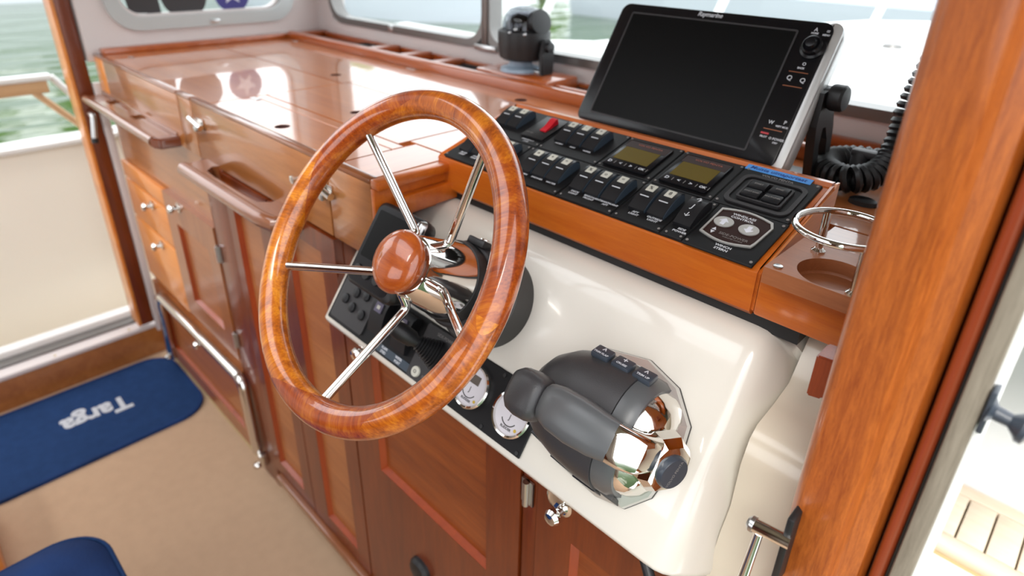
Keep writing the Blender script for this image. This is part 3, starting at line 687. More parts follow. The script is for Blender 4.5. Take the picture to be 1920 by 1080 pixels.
# keypad with four buttons
kp = thing('engine_keypad', 'black four button keypad under the blue tape', 'keypad', mw=PAN)
finish('backplate', bx(.4055, .4965, .083, .168, 0, .003, bev=.0008, seg=1), M['panel'], kp)
finish('bezel', ring(bmesh.new(), rrect(.412, .490, .089, .153, .012), rrect(.417, .485, .094, .148, .009), .003, .0048), M['rubber2'], kp)
finish('button_well', ring(bmesh.new(), rrect(.4245, .4775, .1005, .141, .004), rrect(.427, .475, .103, .1385, .003), .003, .0062), M['rubber2'], kp)
for (u, v), l in zip(((.4385, .1305), (.4635, .1305), (.4385, .1125), (.4635, .1125)), ('START', 'SYNC', 'START STOP', 'MULTI LEVER')):
    b_ = finish('button', bx(u - .0105, u + .0105, v - .0075, v + .0075, .003, .0085, bev=.002), M['rocker'], kp)
    text(l, .0036 if len(l) < 7 else .0031, M['inkgrey'], b_, T((u, v, .0087)), bold=.0001)
text('VOLVO PENTA', .0052, M['inkgrey'], kp, T((.448, .1575, .0032)), sx=1.1, bold=.0001)
for uu in (.409, .493):
    for vv in (.088, .163): finish('screw', lathe(bmesh.new(), [(.0018, .003), (.0016, .0038), (0, .004)], T((uu, vv, 0)), 10), M['inkgrey'], kp)
# windlass control
wc_ = thing('windlass_control', 'silver rimmed windlass control with two oval arrow buttons', 'control panel', mw=PAN)
finish('backplate', bx(.4172, .4985, -.002, .0815, 0, .003, bev=.0008, seg=1), M['panel'], wc_)
def shield(g):
    P = []
    for i in range(9): t = i / 8; P.append((.424 + g + (.06 - 2 * g) * t, .0735 - g + .006 * math.sin(PI * t)))
    for i in range(9): t = i / 8; P.append((.489 - g - 0.0 * t - (.009) * 0 - .004 * t, .070 - g - (.045 - 2 * g) * t)) if 0 < i < 8 else None
    for i in range(9): t = i / 8; P.append((.484 - g - (.060 - 2 * g) * t, .024 + g - .007 * math.sin(PI * t)))
    return P
finish('silver_rim', ring(bmesh.new(), shield(0), shield(.0022), .003, .0048), M['silver'], wc_)
finish('membrane', prism(bmesh.new(), shield(.002), .003, .0036, 'Z'), M['brown'], wc_)
for u, v, ch in ((.4385, .0505, 1), (.4680, .0500, -1)):
    b_ = finish('oval_button', prism(bmesh.new(), [(u + .0112 * math.cos(2 * PI * i / 28), v + .0092 * math.sin(2 * PI * i / 28)) for i in range(28)], .0036, .0048, 'Z'), M['silver'], wc_)
    a = [(0, .0062), (.0055, .0005), (.0024, .0005), (.0024, -.0058), (-.0024, -.0058), (-.0024, .0005), (-.0055, .0005)]
    finish('arrow', prism(bmesh.new(), [(u + p[0], v + ch * p[1]) for p in a], .0048, .0051, 'Z'), M['decalwhite'], b_)
text('WINDLASS', .0050, M['ink'], wc_, T((.4530, .0695, .0038)), sx=1.1, bold=.00012); text('CONTROL', .0050, M['ink'], wc_, T((.4530, .0642, .0038)), sx=1.1, bold=.00012)
text('SIDE-POWER', .0055, M['inkgrey'], wc_, T((.4600, .0315, .0038)), sx=1.05); text('THRUSTER SYSTEMS', .0026, M['inkgrey'], wc_, T((.4610, .0270, .0038)))
bm = bmesh.new()
for s_ in (1, -1): prism(bm, [(.4335, .0325 + s_ * .001), (.4385, .0325 + s_ * .001), (.436, .0325 + s_ * .0058)], .0036, .0040, 'Z')
finish('double_arrow_mark', bm, M['ink'], wc_, 0)
text('WINCH', .0048, M['ink'], wc_, T((.459, .0125, .0032)), sx=1.1, bold=.00012); text('STERN', .0048, M['ink'], wc_, T((.459, .0070, .0032)), sx=1.1, bold=.00012)
for uu, vv in ((.4945, .0755), (.4945, .004), (.421, .004)): finish('screw', lathe(bmesh.new(), [(.0018, .003), (.0016, .0038), (0, .004)], T((uu, vv, 0)), 10), M['inkgrey'], wc_)
# blue tape
tp = thing('label_tape', 'strip of bright blue tape with handwriting above the keypad', 'tape', mw=PAN)
finish('strip', bx(.404, .484, .1625, .1735, .0031, .0035), M['tape'], tp, 0)
text('Muista uimaportaat', .0088, M['inkblue'], tp, T((.4435, .168, .0036)), bold=.0001, shear=.15)

# ================================================================== CHARTPLOTTER
MO = Vector((-.649, .80, 1.051)); MU = Vector((.9993, -.036, 0)).normalized(); MV = Vector((0, .521, .851)); MV = (MV - MU * MV.dot(MU)).normalized(); MN = MU.cross(MV)
cp = thing('chartplotter', 'large black Raymarine style screen tilted back on its bracket', 'chartplotter', mw=frame(MO, MU, MV, MN))
cp['label'] = 'large black chartplotter with silver side trim tilted back on a bracket'
W_, H_ = .354, .210
secs = []
for g, z in ((.012, -.048), (.004, -.040), (.0, -.018), (.0, -.010), (.004, -.003)):
    secs.append([(x, y, z) for x, y in rrect(g, W_ - g, g, H_ - g, .018 if g < .01 else .014, 6)])
finish('housing', loft(bmesh.new(), secs), M['trim'], cp, 50)
secs = [[(x, y, z) for x, y in rrect(g, W_ - .009 - g, g + .001, H_ - g - .001, .014, 6)] for g, z in ((.002, -.006), (.002, -.001), (.004, .0006))]
finish('bezel', loft(bmesh.new(), secs), M['blackgloss'], cp, 50)
secs = [[(x, y, z) for x, y in rrect(W_ - .026, W_ - g, g, H_ - g, .012, 6)] for g, z in ((.0005, -.012), (.0008, -.004), (.004, -.0022))]
finish('side_trim', loft(bmesh.new(), secs), M['trim'], cp, 50)
finish('screen_frame', ring(bmesh.new(), rrect(.026, .300, .018, .1925, .003), rrect(.0285, .2975, .0205, .190, .002), .0005, .0014), M['rubber2'], cp)
finish('screen', prism(bmesh.new(), rrect(.0285, .2975, .0205, .190, .002), .0004, .0009, 'Z'), M['screen'], cp, 0)
text('Raymarine', .0095, M['ink'], cp, T((.163, .2005, .0009)), bold=.0002, shear=.2)
k_ = finish('rotary_knob', lathe(bmesh.new(), [(.0165, .0004), (.0165, .003), (.0135, .0045), (.0125, .010), (.0105, .0115), (.0085, .010), (.0075, .012), (.006, .0165), (0, .0175)], T((.3275, .1715, 0))), M['blackgloss'], cp)
for u, v, s, z in ((.3215, .1955, 'A', .007), (.3215, .1905, 'HOME', .0034), (.3375, .1945, '\u2261', .008), (.3365, .1895, 'MENU', .0034), (.3255, .1475, '\u25cf', .006), (.3235, .1415, 'BACK', .0036),
                   (.3145, .1265, 'Q', .009), (.3325, .1255, 'Q', .009), (.3165, .0635, '\u2605', .007), (.3345, .0665, 'P', .007), (.3325, .0600, 'WPT MOB', .0036), (.3145, .0430, 'PILOT', .0036), (.3325, .0425, 'O POWER', .0045), (.3325, .0375, 'STBY', .003)):
    if s == '\u2605': s = 'W'
    if s == '\u25cf': s = 'O'
    if s == '\u2261': s = '='
    text(s, z, M['ink'], cp, T((u, v, .0009)), 'icon' if len(s) < 2 else 'lettering', bold=.00015)
for v in (.1350, .1150, .0535):
    finish('divider_line', bx(.310, .3355, v, v + .0012, .0005, .0011), M['copper'], cp, 0)
finish('pilot_key', bx(.309, .320, .0465, .0490, .0005, .0012), M['red'], cp, 0)
# bracket: U-shaped, one leg seen on the starboard side
brk = thing('plotter_bracket', 'black U shaped bracket standing on the worktop behind the chartplotter', 'bracket', loc=(0, 0, 0))
def bleg(x0, nm='arm'):
    bm = bmesh.new()
    ty = .872; tz = 1.140
    o_ = [(.885, ZT + .002), (.945, ZT + .002), (.925, 1.09), (.895, 1.15), (.862, 1.145), (.860, 1.10)]
    i_ = [(.900, ZT + .020), (.925, ZT + .020), (.910, 1.075), (.895, 1.095), (.885, 1.095), (.885, 1.07)]
    ring(bm, o_, i_, x0, x0 + .012, 'X'); return finish(nm, bm, M['black'], brk, 0)
bleg(-.2985); bleg(-.62)
finish('base', bx(-.62, -.285, .885, .945, ZT + .0002, ZT + .006, bev=.002), M['black'], brk)
for x, d in ((-.287, 1),):
    k_ = finish('clamp_knob', lathe(bmesh.new(), [(.009, 0), (.016, .002), (.0175, .005), (.0175, .018), (.015, .021), (0, .022)], zto((d, -.036 * d, 0), (x, .884, 1.138)), 28), M['black'], brk)
bm = bmesh.new(); tube(bm, [(-.36, .868, 1.135), (-.28, .884, 1.138)], .012, 14); finish('pivot', bm, M['black'], brk)

# ================================================================== COMPASS
cb_ = thing('compass_block', 'thick mahogany block carrying the compass behind the fiddle rail', 'mounting block', loc=(-1.02, 1.075, 1.006))
bm = bmesh.new(); box(bm, -.115, .115, -.055, .05, 0, .036, bev=.005); finish('block', bm, M['lip'], cb_)
cps = thing('compass', 'black domed steering compass on a bracket by the windscreen', 'compass', loc=(-1.03, 1.075, 1.042))
finish('foot', lathe(bmesh.new(), [(.05, 0), (.048, .008), (.030, .014), (.026, .026), (.030, .040), (0, .040)], T((-.01, 0, 0))), M['blueplas'], cps)
bm = bmesh.new(); tube(bm, [(-.05, 0, .004), (.06, 0, .004)], .006, 12); finish('foot_bar', bm, M['satin'], cps)
for s_ in (1,):
    bm = bmesh.new(); prism(bm, [(-.02, 0), (.022, 0), (.020, .05), (.014, .085), (-.014, .085), (-.018, .05)], s_ * .066, s_ * .080, 'X'); bmesh.ops.bevel(bm, geom=bm.edges[:], offset=.004, segments=2, affect='EDGES')
    a_ = finish('arm', bm, M['black'], cps)
    finish('clamp_screw', lathe(bmesh.new(), [(.012, 0), (.012, .008), (0, .010)], zto((s_, 0, 0), (s_ * .080, 0, .068)), 20), M['black'], a_)
finish('bowl', lathe(bmesh.new(), [(0, .030), (.050, .030), (.059, .036), (.0625, .060), (.0635, .093), (.062, .100), (.058, .102), (.054, .104), (0, .104)], n=48), M['black'], cps)
finish('card', lathe(bmesh.new(), [(0, .104), (.046, .104), (.044, .118), (.034, .134), (.018, .143), (0, .145)]), M['fluid'], cps)
finish('dome', lathe(bmesh.new(), [(.053, .103), (.052, .120), (.046, .138), (.034, .151), (.017, .158), (0, .160)]), M['dome'], cps)
finish('hood', lathe(bmesh.new(), [(.030, 0), (.030, .014), (0, .02)], zto((.9, -.1, .25), (.042, 0, .122)), 28), M['black'], cps)
cps.scale = (.95, .95, .90)
for x, y, z in ((.022, -.052, .108), (.010, -.058, .100), (.05, -.05, .099)):
    finish('screw', lathe(bmesh.new(), [(.004, 0), (.003, .003), (0, .004)], zto((0, -1, .5), (x, y, z)), 12), M['satin'], cps)

# ================================================================== COILED CABLE AND PLUG
cc = thing('coiled_cable', 'thick black coiled radio cable looping up behind the door post', 'cable', loc=(0, 0, 0))
ctr = [(-.222, .99, 1.034), (-.245, 1.0, 1.034), (-.272, .985, 1.034), (-.288, .95, 1.034), (-.276, .905, 1.034), (-.243, .884, 1.035), (-.218, .908, 1.040), (-.209, .938, 1.058), (-.206, .952, 1.09), (-.205, .957, 1.13), (-.192, .965, 1.2), (-.17, .97, 1.3)]
def catmull(P, n=26):
    P = [Vector(p) for p in P]; P = [2 * P[0] - P[1]] + P + [2 * P[-1] - P[-2]]; out = []
    for i in range(1, len(P) - 2):
        for k in range(n):
            t = k / n; a, b_, c, d = P[i - 1:i + 3]
            out.append(.5 * ((2 * b_) + (c - a) * t + (2 * a - 5 * b_ + 4 * c - d) * t * t + (3 * b_ - a - 3 * c + d) * t ** 3))
    return out + [P[-2]]
cl = catmull(ctr); frs = path_frames(cl); L_ = 0; tot = sum((b_ - a).length for a, b_ in zip(cl, cl[1:]))
turns = int(tot / .0098); steps = turns * 12; hel = []
cum = [0]
for a, b_ in zip(cl, cl[1:]): cum.append(cum[-1] + (b_ - a).length)
k = 0
for s_ in range(steps + 1):
    d_ = tot * s_ / steps
    while k < len(cl) - 2 and cum[k + 1] < d_: k += 1
    f_ = (d_ - cum[k]) / max(1e-9, cum[k + 1] - cum[k]); p, t_, u_, v_ = frs[k]; p2 = frs[k + 1][0]
    a = 2 * PI * s_ / 12; hel.append(p.lerp(p2, f_) + .0150 * (math.cos(a) * u_ + math.sin(a) * v_))
bm = bmesh.new(); tube(bm, hel, .0050, 6); finish('coil', bm, M['black'], cc)
pg = thing('radio_socket', 'squat black cable socket standing inside the cable loop', 'socket', loc=(-.245, .935, ZT))
finish('flange', lathe(bmesh.new(), [(.022, .0005), (.022, .004), (.018, .006), (0, .006)]), M['black'], pg)
finish('body', lathe(bmesh.new(), [(.012, .005), (.012, .045), (.010, .050), (0, .051)]), M['rubber2'], pg)
finish('cap', bx(-.012, .03, -.009, .009, .044, .054, bev=.003), M['rubber2'], pg)
gr = thing('cable_gland', 'low oval black gland on the worktop in front of the cable loop', 'gland', loc=(-.212, .872, ZT))
finish('oval', lathe(bmesh.new(), [(.018, .0004), (.017, .006), (.013, .008), (0, .009)]), M['black'], gr)
gr.scale = (1, .7, 1)

# ================================================================== CUP HOLDER
ch = thing('cup_holder', 'mahogany cup holder block with raised chrome ring by the door post', 'cup holder', loc=(-.152, .5915, 1.0208))
CXh, CYh = .002, -.005
bm = bmesh.new(); plate_hole(bm, -.051, .051, -.039, .056, CXh, CYh, lambda t: .0325, 0, .0172)
bmesh.ops.bevel(bm, geom=[e for e in bm.edges if len(e.link_faces) == 2 and e.calc_face_angle(0) > .8], offset=.0015, segments=1, affect='EDGES')
finish('block', bm, M['cup'], ch)
finish('well', lathe(bmesh.new(), [(.0326, .0168), (.0326, .004), (.031, .0015), (0, .0015)], T((CXh, CYh, 0)), 40, False), M['cup'], ch)
rg = []
for i in range(64): a = 2 * PI * i / 64; rg.append((.043 * math.cos(a), .043 * math.sin(a), .062))
bm = bmesh.new(); tube(bm, rg, .0034, 14, True); finish('ring', bm, M['chrome'], ch)
for a in (math.radians(130), math.radians(-49), math.radians(41)):
    x, y = .043 * math.cos(a), .043 * math.sin(a)
    bm = bmesh.new(); tube(bm, [(x, y, .017), (x, y, .061)], .0036, 14); p_ = finish('pillar', bm, M['chrome'], ch)
    finish('pillar_foot', lathe(bmesh.new(), [(.0068, .0172), (.0068, .0192), (.004, .0215), (0, .0215)], T((x, y, 0)), 20), M['chrome'], p_)
for x, y in ((-.041, -.030),):
    finish('screw', lathe(bmesh.new(), [(.0045, .0178), (.0045, .0186), (.003, .0192), (0, .0186)], T((x, y, 0)), 16), M['satin'], ch)

# ================================================================== STEERING WHEEL
u_ = NN.cross(Vector((0, 0, 1))).normalized(); v_ = NN.cross(u_)
WHEEL = frame(WCt, u_, v_, NN)
wh = thing('steering_wheel', 'varnished mahogany rimmed steering wheel with five chrome spokes', 'steering wheel', mw=WHEEL)
R_, r_ = .183, .01733
bm = bmesh.new(); NA, NB = 160, 36
V = [[None] * NB for _ in range(NA)]
for i in range(NA):
    a = 2 * PI * i / NA
    for j in range(NB):
        b_ = 2 * PI * j / NB; V[i][j] = bm.verts.new(((R_ + r_ * math.cos(b_)) * math.cos(a), (R_ + r_ * math.cos(b_)) * math.sin(a), r_ * math.sin(b_)))
for i in range(NA):
    for j in range(NB): bm.faces.new((V[i][j], V[(i + 1) % NA][j], V[(i + 1) % NA][(j + 1) % NB], V[i][(j + 1) % NB]))
finish('rim', bm, M['rim'], wh, 80)
BW = -.074     # spoke elbows sit this far towards the dash
for k in range(5):
    a = 5.4652 - k * 2 * PI / 5; c, s = math.cos(a), math.sin(a)
    pts = fillet([(.170 * c, .170 * s, -.003), (.048 * c, .048 * s, BW), (.030 * c, .030 * s, -.050)], .010, 5)
    bm = bmesh.new(); tube(bm, pts, .0055, 16); finish('spoke', bm, M['chrome'], wh)
finish('hub', lathe(bmesh.new(), [(0, -.046), (.033, -.0465), (.037, -.049), (.0385, -.054), (.0425, -.075), (.0475, -.100), (.0505, -.1195), (.048, -.122), (0, -.122)], n=64), M['chrome'], wh)
finish('hub_cap', lathe(bmesh.new(), [(0, -.016), (.012, -.0168), (.024, -.0195), (.033, -.024), (.0375, -.029), (.039, -.034), (.0375, -.039), (.030, -.043), (0, -.044)], n=56), M['cap'], wh)
# column and flange stay on the dash
hc = thing('helm_column', 'black tilt column and grey round flange between wheel and dash', 'steering column', mw=WHEEL)
finish('collar', lathe(bmesh.new(), [(.046, -.119), (.0520, -.121), (.0535, -.127), (.0530, -.140), (.046, -.143)], n=48), M['black'], hc)
finish('bellows', lathe(bmesh.new(), [(.046, -.141), (.056, -.143), (.0590, -.147), (.0575, -.151), (.059, -.155), (.059, -.170), (.058, -.186)], n=48), M['rubber2'], hc)
finish('flange', lathe(bmesh.new(), [(.050, -.158), (.060, -.160), (.0635, -.164), (.0640, -.1995), (.0, -.1995)], T((-.022, .003, 0)), n=72), M['flange'], hc)
finish('tilt_lever', bx(-.020, .010, -.064, -.054, -.152, -.134, bev=.002), M['black'], hc)
finish('tilt_clip', bx(-.018, -.006, -.0665, -.0635, -.150, -.140, bev=.001), M['chrome'], hc)

# ================================================================== THINGS ON THE DASH FACE (local: x,y on face, z out)
ap = thing('autopilot_display', 'dark autopilot display with rounded corners left of the hub', 'display', mw=frame((-.549, .4245, .9379), UU, VV, NN))
secs = [[(x, y, z) for x, y in rrect(-.161 + g, -.056 - g, -.068 + g, .056 - g, .014, 6)] for g, z in ((.010, -.034), (.003, -.028), (.0, -.012), (.001, -.003), (.005, .0))]
finish('housing', loft(bmesh.new(), secs), M['black'], ap, 50)
finish('front', prism(bmesh.new(), rrect(-.155, -.066, -.062, .050, .010), -.0005, .0006, 'Z'), M['blackgloss'], ap)
finish('screen', prism(bmesh.new(), rrect(-.149, -.074, -.026, .043, .003), .0006, .0010, 'Z'), M['screen'], ap, 0)
finish('chrome_corner', loft(bmesh.new(), [[(x, y, z) for x, y in rrect(-.072 + g, -.0575 - g, .005 + g, .053 - g, .006)] for g, z in ((-.001, -.006), (.001, -.0005), (.003, .0012))]), M['satin'], ap, 50)
for x in (-.140, -.118, -.094):
    finish('key', lathe(bmesh.new(), [(.008, .0004), (.0075, .0030), (0, .0034)], T((x, -.045, 0)), 24), M['black'], ap)
finish('mounting_arm', bx(-.150, -.090, -.050, .030, -.098, -.032, bev=.004), M['black'], ap)
bs = thing('instrument_strip', 'long black strip along the lower dash edge with small controls', 'switch panel', mw=DASH)
finish('backplate', prism(bmesh.new(), rrect(-.234, .048, -.1435, -.064, .003), .0004, .0030, 'Z'), M['panel'], bs)
finish('button_pad', prism(bmesh.new(), rrect(-.228, -.144, -.138, -.070, .005), .0030, .0052, 'Z'), M['rubber2'], bs)
for x, y in ((-.190, -.088), (-.166, -.084), (-.186, -.110), (-.160, -.112), (-.208, -.104)):
    finish('round_button', lathe(bmesh.new(), [(.0078, .0052), (.0072, .0085), (.005, .0095), (0, .0095)], T((x, y, 0)), 20), M['rocker'], bs)
text('VOLVO PENTA', .0055, M['inkgrey'], bs, T((-.178, -.0735, .0053)))
for x in (-.118, -.062):
    r = finish('rocker', RB.copy(), M['rocker'], bs, 40, mw=T((x, -.096, .003)) @ Matrix.Diagonal((1.5, 1.15, 1.2, 1)))
    finish('legend', bx(-.0052, .0052, .004, .016, .0126, .0142), M['plum'], r, 0)
    finish('legend_mark', bx(-.0022, .0022, .008, .0125, .0142, .0146), M['legend'], r, 0)
finish('label_strip', bx(-.112, -.030, -.1405, -.129, .003, .0042), M['rockside'], bs, 0)
for x, l in ((-.088, 'FLAPS'), (-.055, 'WIPER')):
    text(l, .0050, M['ink'], bs, T((x, -.1318, .0044)), bold=.0001); text('STBD' if x < -.07 else 'PORT', .0050, M['ink'], bs, T((x, -.1375, .0044)), bold=.0001)
js = thing('thruster_joystick', 'black ribbed thruster joystick poking out below the wheel hub', 'joystick', mw=DASH)
finish('base', prism(bmesh.new(), rrect(-.030, .044, -.142, -.066, .004), .0030, .0060, 'Z'), M['rubber2'], js)
pr = []
for i in range(9): pr += [(.021 - i * .0013, .006 + i * .0036), (.0178 - i * .0013, .0078 + i * .0036)]
JM = T((.010, -.098, .002)) @ Matrix.Rotation(math.radians(-38), 4, 'Y') @ Matrix.Rotation(math.radians(-10), 4, 'X')
finish('boot', lathe(bmesh.new(), pr + [(.006, .04)], JM, 28), M['black'], js)
finish('stick', lathe(bmesh.new(), [(.0075, .028), (.008, .040), (.0110, .044), (.0120, .062), (.0105, .072), (0, .073)], JM, 28), M['black'], js)
text('SIDE-POWER', .0060, M['inkgrey'], js, T((.010, -.0735, .0062)))
b_ = finish('status_light', lathe(bmesh.new(), [(.0075, .006), (.007, .0085), (0, .009)], T((-.014, -.131, 0)), 24), M['legend'], js); text('O', .007, M['inkdark'], b_, T((-.014, -.131, .0092)), 'icon')
text('ON', .005, M['inkgrey'], js, T((.002, -.132, .0062)))
gp = thing('gauge_mount', 'black plate with screws around the two round white gauges', 'panel', mw=DASH)
finish('plate', bx(.048, .181, -.1435, -.066, .0003, .0030, bev=.0008, seg=1), M['panel'], gp)
for x, y in ((.053, -.139), (.116, -.1385), (.116, -.0715), (.176, -.139), (.176, -.071)):
    finish('screw', lathe(bmesh.new(), [(.0028, .003), (.0024, .0042), (0, .0044)], T((x, y, 0)), 12), M['black'], gp)
def gauge(x, y, lab):
    t_ = thing('gauge', lab, 'gauge', mw=DASH @ T((x, y, 0)), group='round gauges on the dash')
    finish('bezel', lathe(bmesh.new(), [(.0275, .003), (.0280, .0085), (.0265, .0105), (.0245, .0100), (.0235, .0065)], cap=False), M['chrome'], t_)
    finish('dial', lathe(bmesh.new(), [(.0245, .003), (.0245, .0068), (0, .0068)]), M['dial'], t_)
    finish('window', bx(-.0095, .0095, .004, .0150, .0068, .0074), M['dialwin'], t_, 0)
    bm = bmesh.new(); tube(bm, [(.0115 * math.cos(a), -.004 + .0105 * math.sin(a), .0070) for a in [PI * 1.15 + .7 * PI * i / 12 for i in range(13)]], .0006, 6); finish('scale_arc', bm, M['inkdark'], t_, 0)
    text('J', .009, M['inkdark'], t_, T((0, -.004, .0070)), 'icon'); text('RUDDER', .0042, M['inkdark'], t_, T((0, -.0175, .0070)), bold=.0001)
    finish('warning_mark', lathe(bmesh.new(), [(.0020, .0068), (.0018, .0075), (0, .0076)], T((.0135, -.0145, 0)), 14), M['yellow'], t_)
gauge(.080, -.1045, 'round white gauge half hidden by the wheel rim')
gauge(.150, -.1045, 'round white gauge partly hidden by the throttle grip')

# ================================================================== THROTTLE
TH = DASH @ T((.255, -.045, 0))
th = thing('throttle_lever', 'grey and chrome engine throttle with bent grip on the cream dash', 'throttle', mw=TH)
def base_pts(g):
    return [(.060 - g, .058 - g), (.020, .070 - g), (-.030, .060 - g), (-.068 + g, .030 - g * .5), (-.086 + g, -.010), (-.076 + g, -.048 + g), (-.030, -.074 + g), (.030, -.080 + g), (.060 - g, -.074 + g), (.080 - g, -.050 + g), (.090 - g, .0), (.086 - g, .030 - g * .5)]
finish('base_gasket', prism(bmesh.new(), base_pts(-.0002), .0003, .0035, 'Z'), M['flange'], th)
finish('base_plate', loft(bmesh.new(), [[(x, y, z) for x, y in base_pts(g)] for g, z in ((.0, .0035), (.001, .010), (.009, .020), (.016, .023))]), M['silver'], th, 25)
def body_section(x, hw, h, yo=0, n=22):
    P = []
    for i in range(n + 1):
        t = PI * i / n; c, s = math.cos(t), math.sin(t)
        P.append((x, yo + hw * math.copysign(abs(c) ** .72, c), .004 + h * s ** .8))
    return P
secs = [body_section(x, hw, h, yo) for x, hw, h, yo in ((-.083, .018, .016, -.012), (-.078, .030, .034, -.010), (-.064, .044, .050, -.008), (-.045, .055, .060, -.006), (-.020, .0625, .066, -.005), (.010, .0655, .068, -.005), (.036, .066, .068, -.005))]
finish('body', loft(bmesh.new(), secs), M['rubber'], th, 50)
secs = [body_section(x, hw, h, -.005) for x, hw, h in ((.0365, .0640, .0665), (.050, .063, .0655), (.0575, .0585, .061))]
finish('side_band', loft(bmesh.new(), secs), M['grip'], th, 40)
secs = [body_section(x, hw, h, -.005) for x, hw, h in ((.057, .056, .058), (.066, .053, .055), (.074, .046, .049), (.080, .036, .042))]
finish('chrome_shoulder', loft(bmesh.new(), secs), M['chrome'], th, 40)
HZ = .036
HM = zto((.94, -.14, .31), (.078, -.005, .039))
hb_ = finish('hub', lathe(bmesh.new(), [(.028, 0), (.031, .003), (.030, .014), (.024, .022), (.0185, .0235)], HM, 8), M['chrome'], th, 20)
finish('hub_disc', lathe(bmesh.new(), [(.0165, .020), (.0165, .0265), (.0150, .029), (0, .029)], HM, 40), M['knobblue'], hb_)
text('VOLVO PENTA', .0042, M['inkgrey'], hb_, HM @ T((0, 0, .0292)))
# arm: rises from the hub, bends inboard over the body
def rsec(c, X, Y, a, b, n=20, e=.6):
    return [Vector(c) + X * (a * math.copysign(abs(math.cos(2 * PI * i / n)) ** e, math.cos(2 * PI * i / n))) + Y * (b * math.copysign(abs(math.sin(2 * PI * i / n)) ** e, math.sin(2 * PI * i / n))) for i in range(n)]
ex, ey, ez = Vector((1, 0, 0)), Vector((0, 1, 0)), Vector((0, 0, 1))
secs = []
for c, ang, a, b in (((.083, .000, .040), 0, .010, .018), ((.083, .000, .056), 0, .010, .0165), ((.082, -.002, .070), .25, .011, .0170), ((.080, -.004, .083), .75, .012, .0185), ((.070, -.005, .090), 1.15, .012, .019), ((.060, -.005, .0935), 1.35, .0115, .019)):
    X = ex * math.cos(ang) + ez * math.sin(ang); secs.append(rsec(c, X, ey, a, b))
finish('chrome_arm', loft(bmesh.new(), secs), M['chrome'], th, 40)
secs = []
for c, ang, a, b in (((.0605, -.005, .0935), 1.35, .0118, .0193), ((.045, -.006, .0955), 1.5, .0150, .0215), ((.020, -.006, .096), PI / 2, .0175, .0235), ((-.004, -.006, .095), PI / 2, .0170, .0225), ((-.018, -.006, .094), PI / 2, .0145, .019), ((-.022, -.006, .0935), PI / 2, .011, .015)):
    X = ex * math.cos(ang) + ez * math.sin(ang); secs.append(rsec(c, X, ey, a, b, e=.75))
finish('grip', loft(bmesh.new(), secs), M['grip'], th, 60)
bm = bmesh.new(); secs = []
for x, a, b in ((-.020, .010, .012), (-.023, .018, .020), (-.029, .0205, .0235), (-.043, .0210, .0245), (-.053, .0195, .023), (-.060, .015, .018), (-.062, .010, .012)):
    secs.append(rsec((x, -.010, .092), ez, ey, a, b, e=.62))
finish('grip_head', loft(bm, secs), M['rubber'], th, 60)
finish('trim_button', bx(-.065, -.058, -.022, .004, .082, .100, bev=.003), M['rubber2'], th)
# three keys along the upper shoulder and legend keys along the lower one
for x, a, l in ((-.012, '^', 'TRIM FLAP'), (.0135, '+', 'CRUISE'), (.039, '^', 'TRIM UP')):
    mw = T((x, .0545, .042)) @ Matrix.Rotation(math.radians(-52), 4, 'X')
    k_ = finish('key', bx(-.0105, .0105, -.008, .008, -.002, .005, bev=.0018), M['knobblue'], th, mw=mw)
    text(a, .010, M['ink'], k_, T((0, .0015 if a == '^' else .003, .0052)), 'icon', bold=.0001); text(l, .0038, M['ink'], k_, T((0, -.0042, .0052)), bold=.0001)
for x, l, yy, ry in ((-.043, 'LOCK', -.0610, -9), (-.010, 'NEUTRAL', -.0685, -4), (.022, 'SINGLE', -.0712, 0)):
    mw = T((x, yy, .022)) @ Matrix.Rotation(math.radians(ry), 4, 'Z') @ Matrix.Rotation(math.radians(74), 4, 'X')
    k_ = finish('legend_key', bx(-.0145, .0145, -.011, .011, -.003, .0012, bev=.0008, seg=1), M['blackgloss'], th, mw=mw)
    text(l, .0048, M['inkgrey'], k_, T((0, .002, .0014)), bold=.0001)
finish('end_key', bx(-.008, .008, -.012, .012, -.003, .002, bev=.001), M['flange'], th, mw=T((.048, -.0685, .020)) @ Matrix.Rotation(math.radians(72), 4, 'X'))

# ================================================================== STARBOARD DOOR HARDWARE
lv = thing('door_lever', 'chrome lever handle sticking out of the starboard door post', 'handle', loc=(0, 0, 0))
LY, LZ = .40, .892
bm = bmesh.new(); tube(bm, [(-.112, LY, LZ), (-.084, LY + .004, LZ)], .0058, 18); finish('barrel', bm, M['chrome'], lv)
finish('end_cap', lathe(bmesh.new(), [(.0068, 0), (.0066, .003), (.004, .0055), (0, .0062)], zto((-1, 0, 0), (-.111, LY, LZ))), M['satin'], lv)
bm = bmesh.new(); tube(bm, [(-.106, LY - .001, LZ - .004), (-.108, LY - .004, LZ - .05), (-.109, LY - .006, LZ - .085)], [.0035, .0042, .0046], 14); finish('stem', bm, M['chrome'], lv)
finish('ball', lathe(bmesh.new(), [(0, -.007), (.005, -.005), (.007, 0), (.005, .005), (0, .007)], T((-.109, LY - .006, LZ - .088)), 20), M['chrome'], lv)
finish('backplate', bx(-.0905, -.0845, LY + .004, LY + .024, LZ - .052, LZ + .022, bev=.002), M['black'], lv)
kb = thing('door_stop_knob', 'dark mushroom shaped knob on the weathered teak outside the door', 'knob', loc=(-.005, .425, 1.061))
finish('plate', bx(-.0015, .002, -.004, .010, -.016, .016, bev=.001), M['knobblue'], kb)
finish('stem', lathe(bmesh.new(), [(.009, 0), (.005, .003), (.0045, .011), (.008, .015), (.0105, .017), (.0105, .020), (.007, .022), (0, .0225)], zto((1, -.05, -.1), (.001, .002, 0)), 28), M['knobblue'], kb)
ph = thing('port_door_handle', 'slim chrome lever handle on the port door post', 'handle', loc=(-2.085, .405, .85))
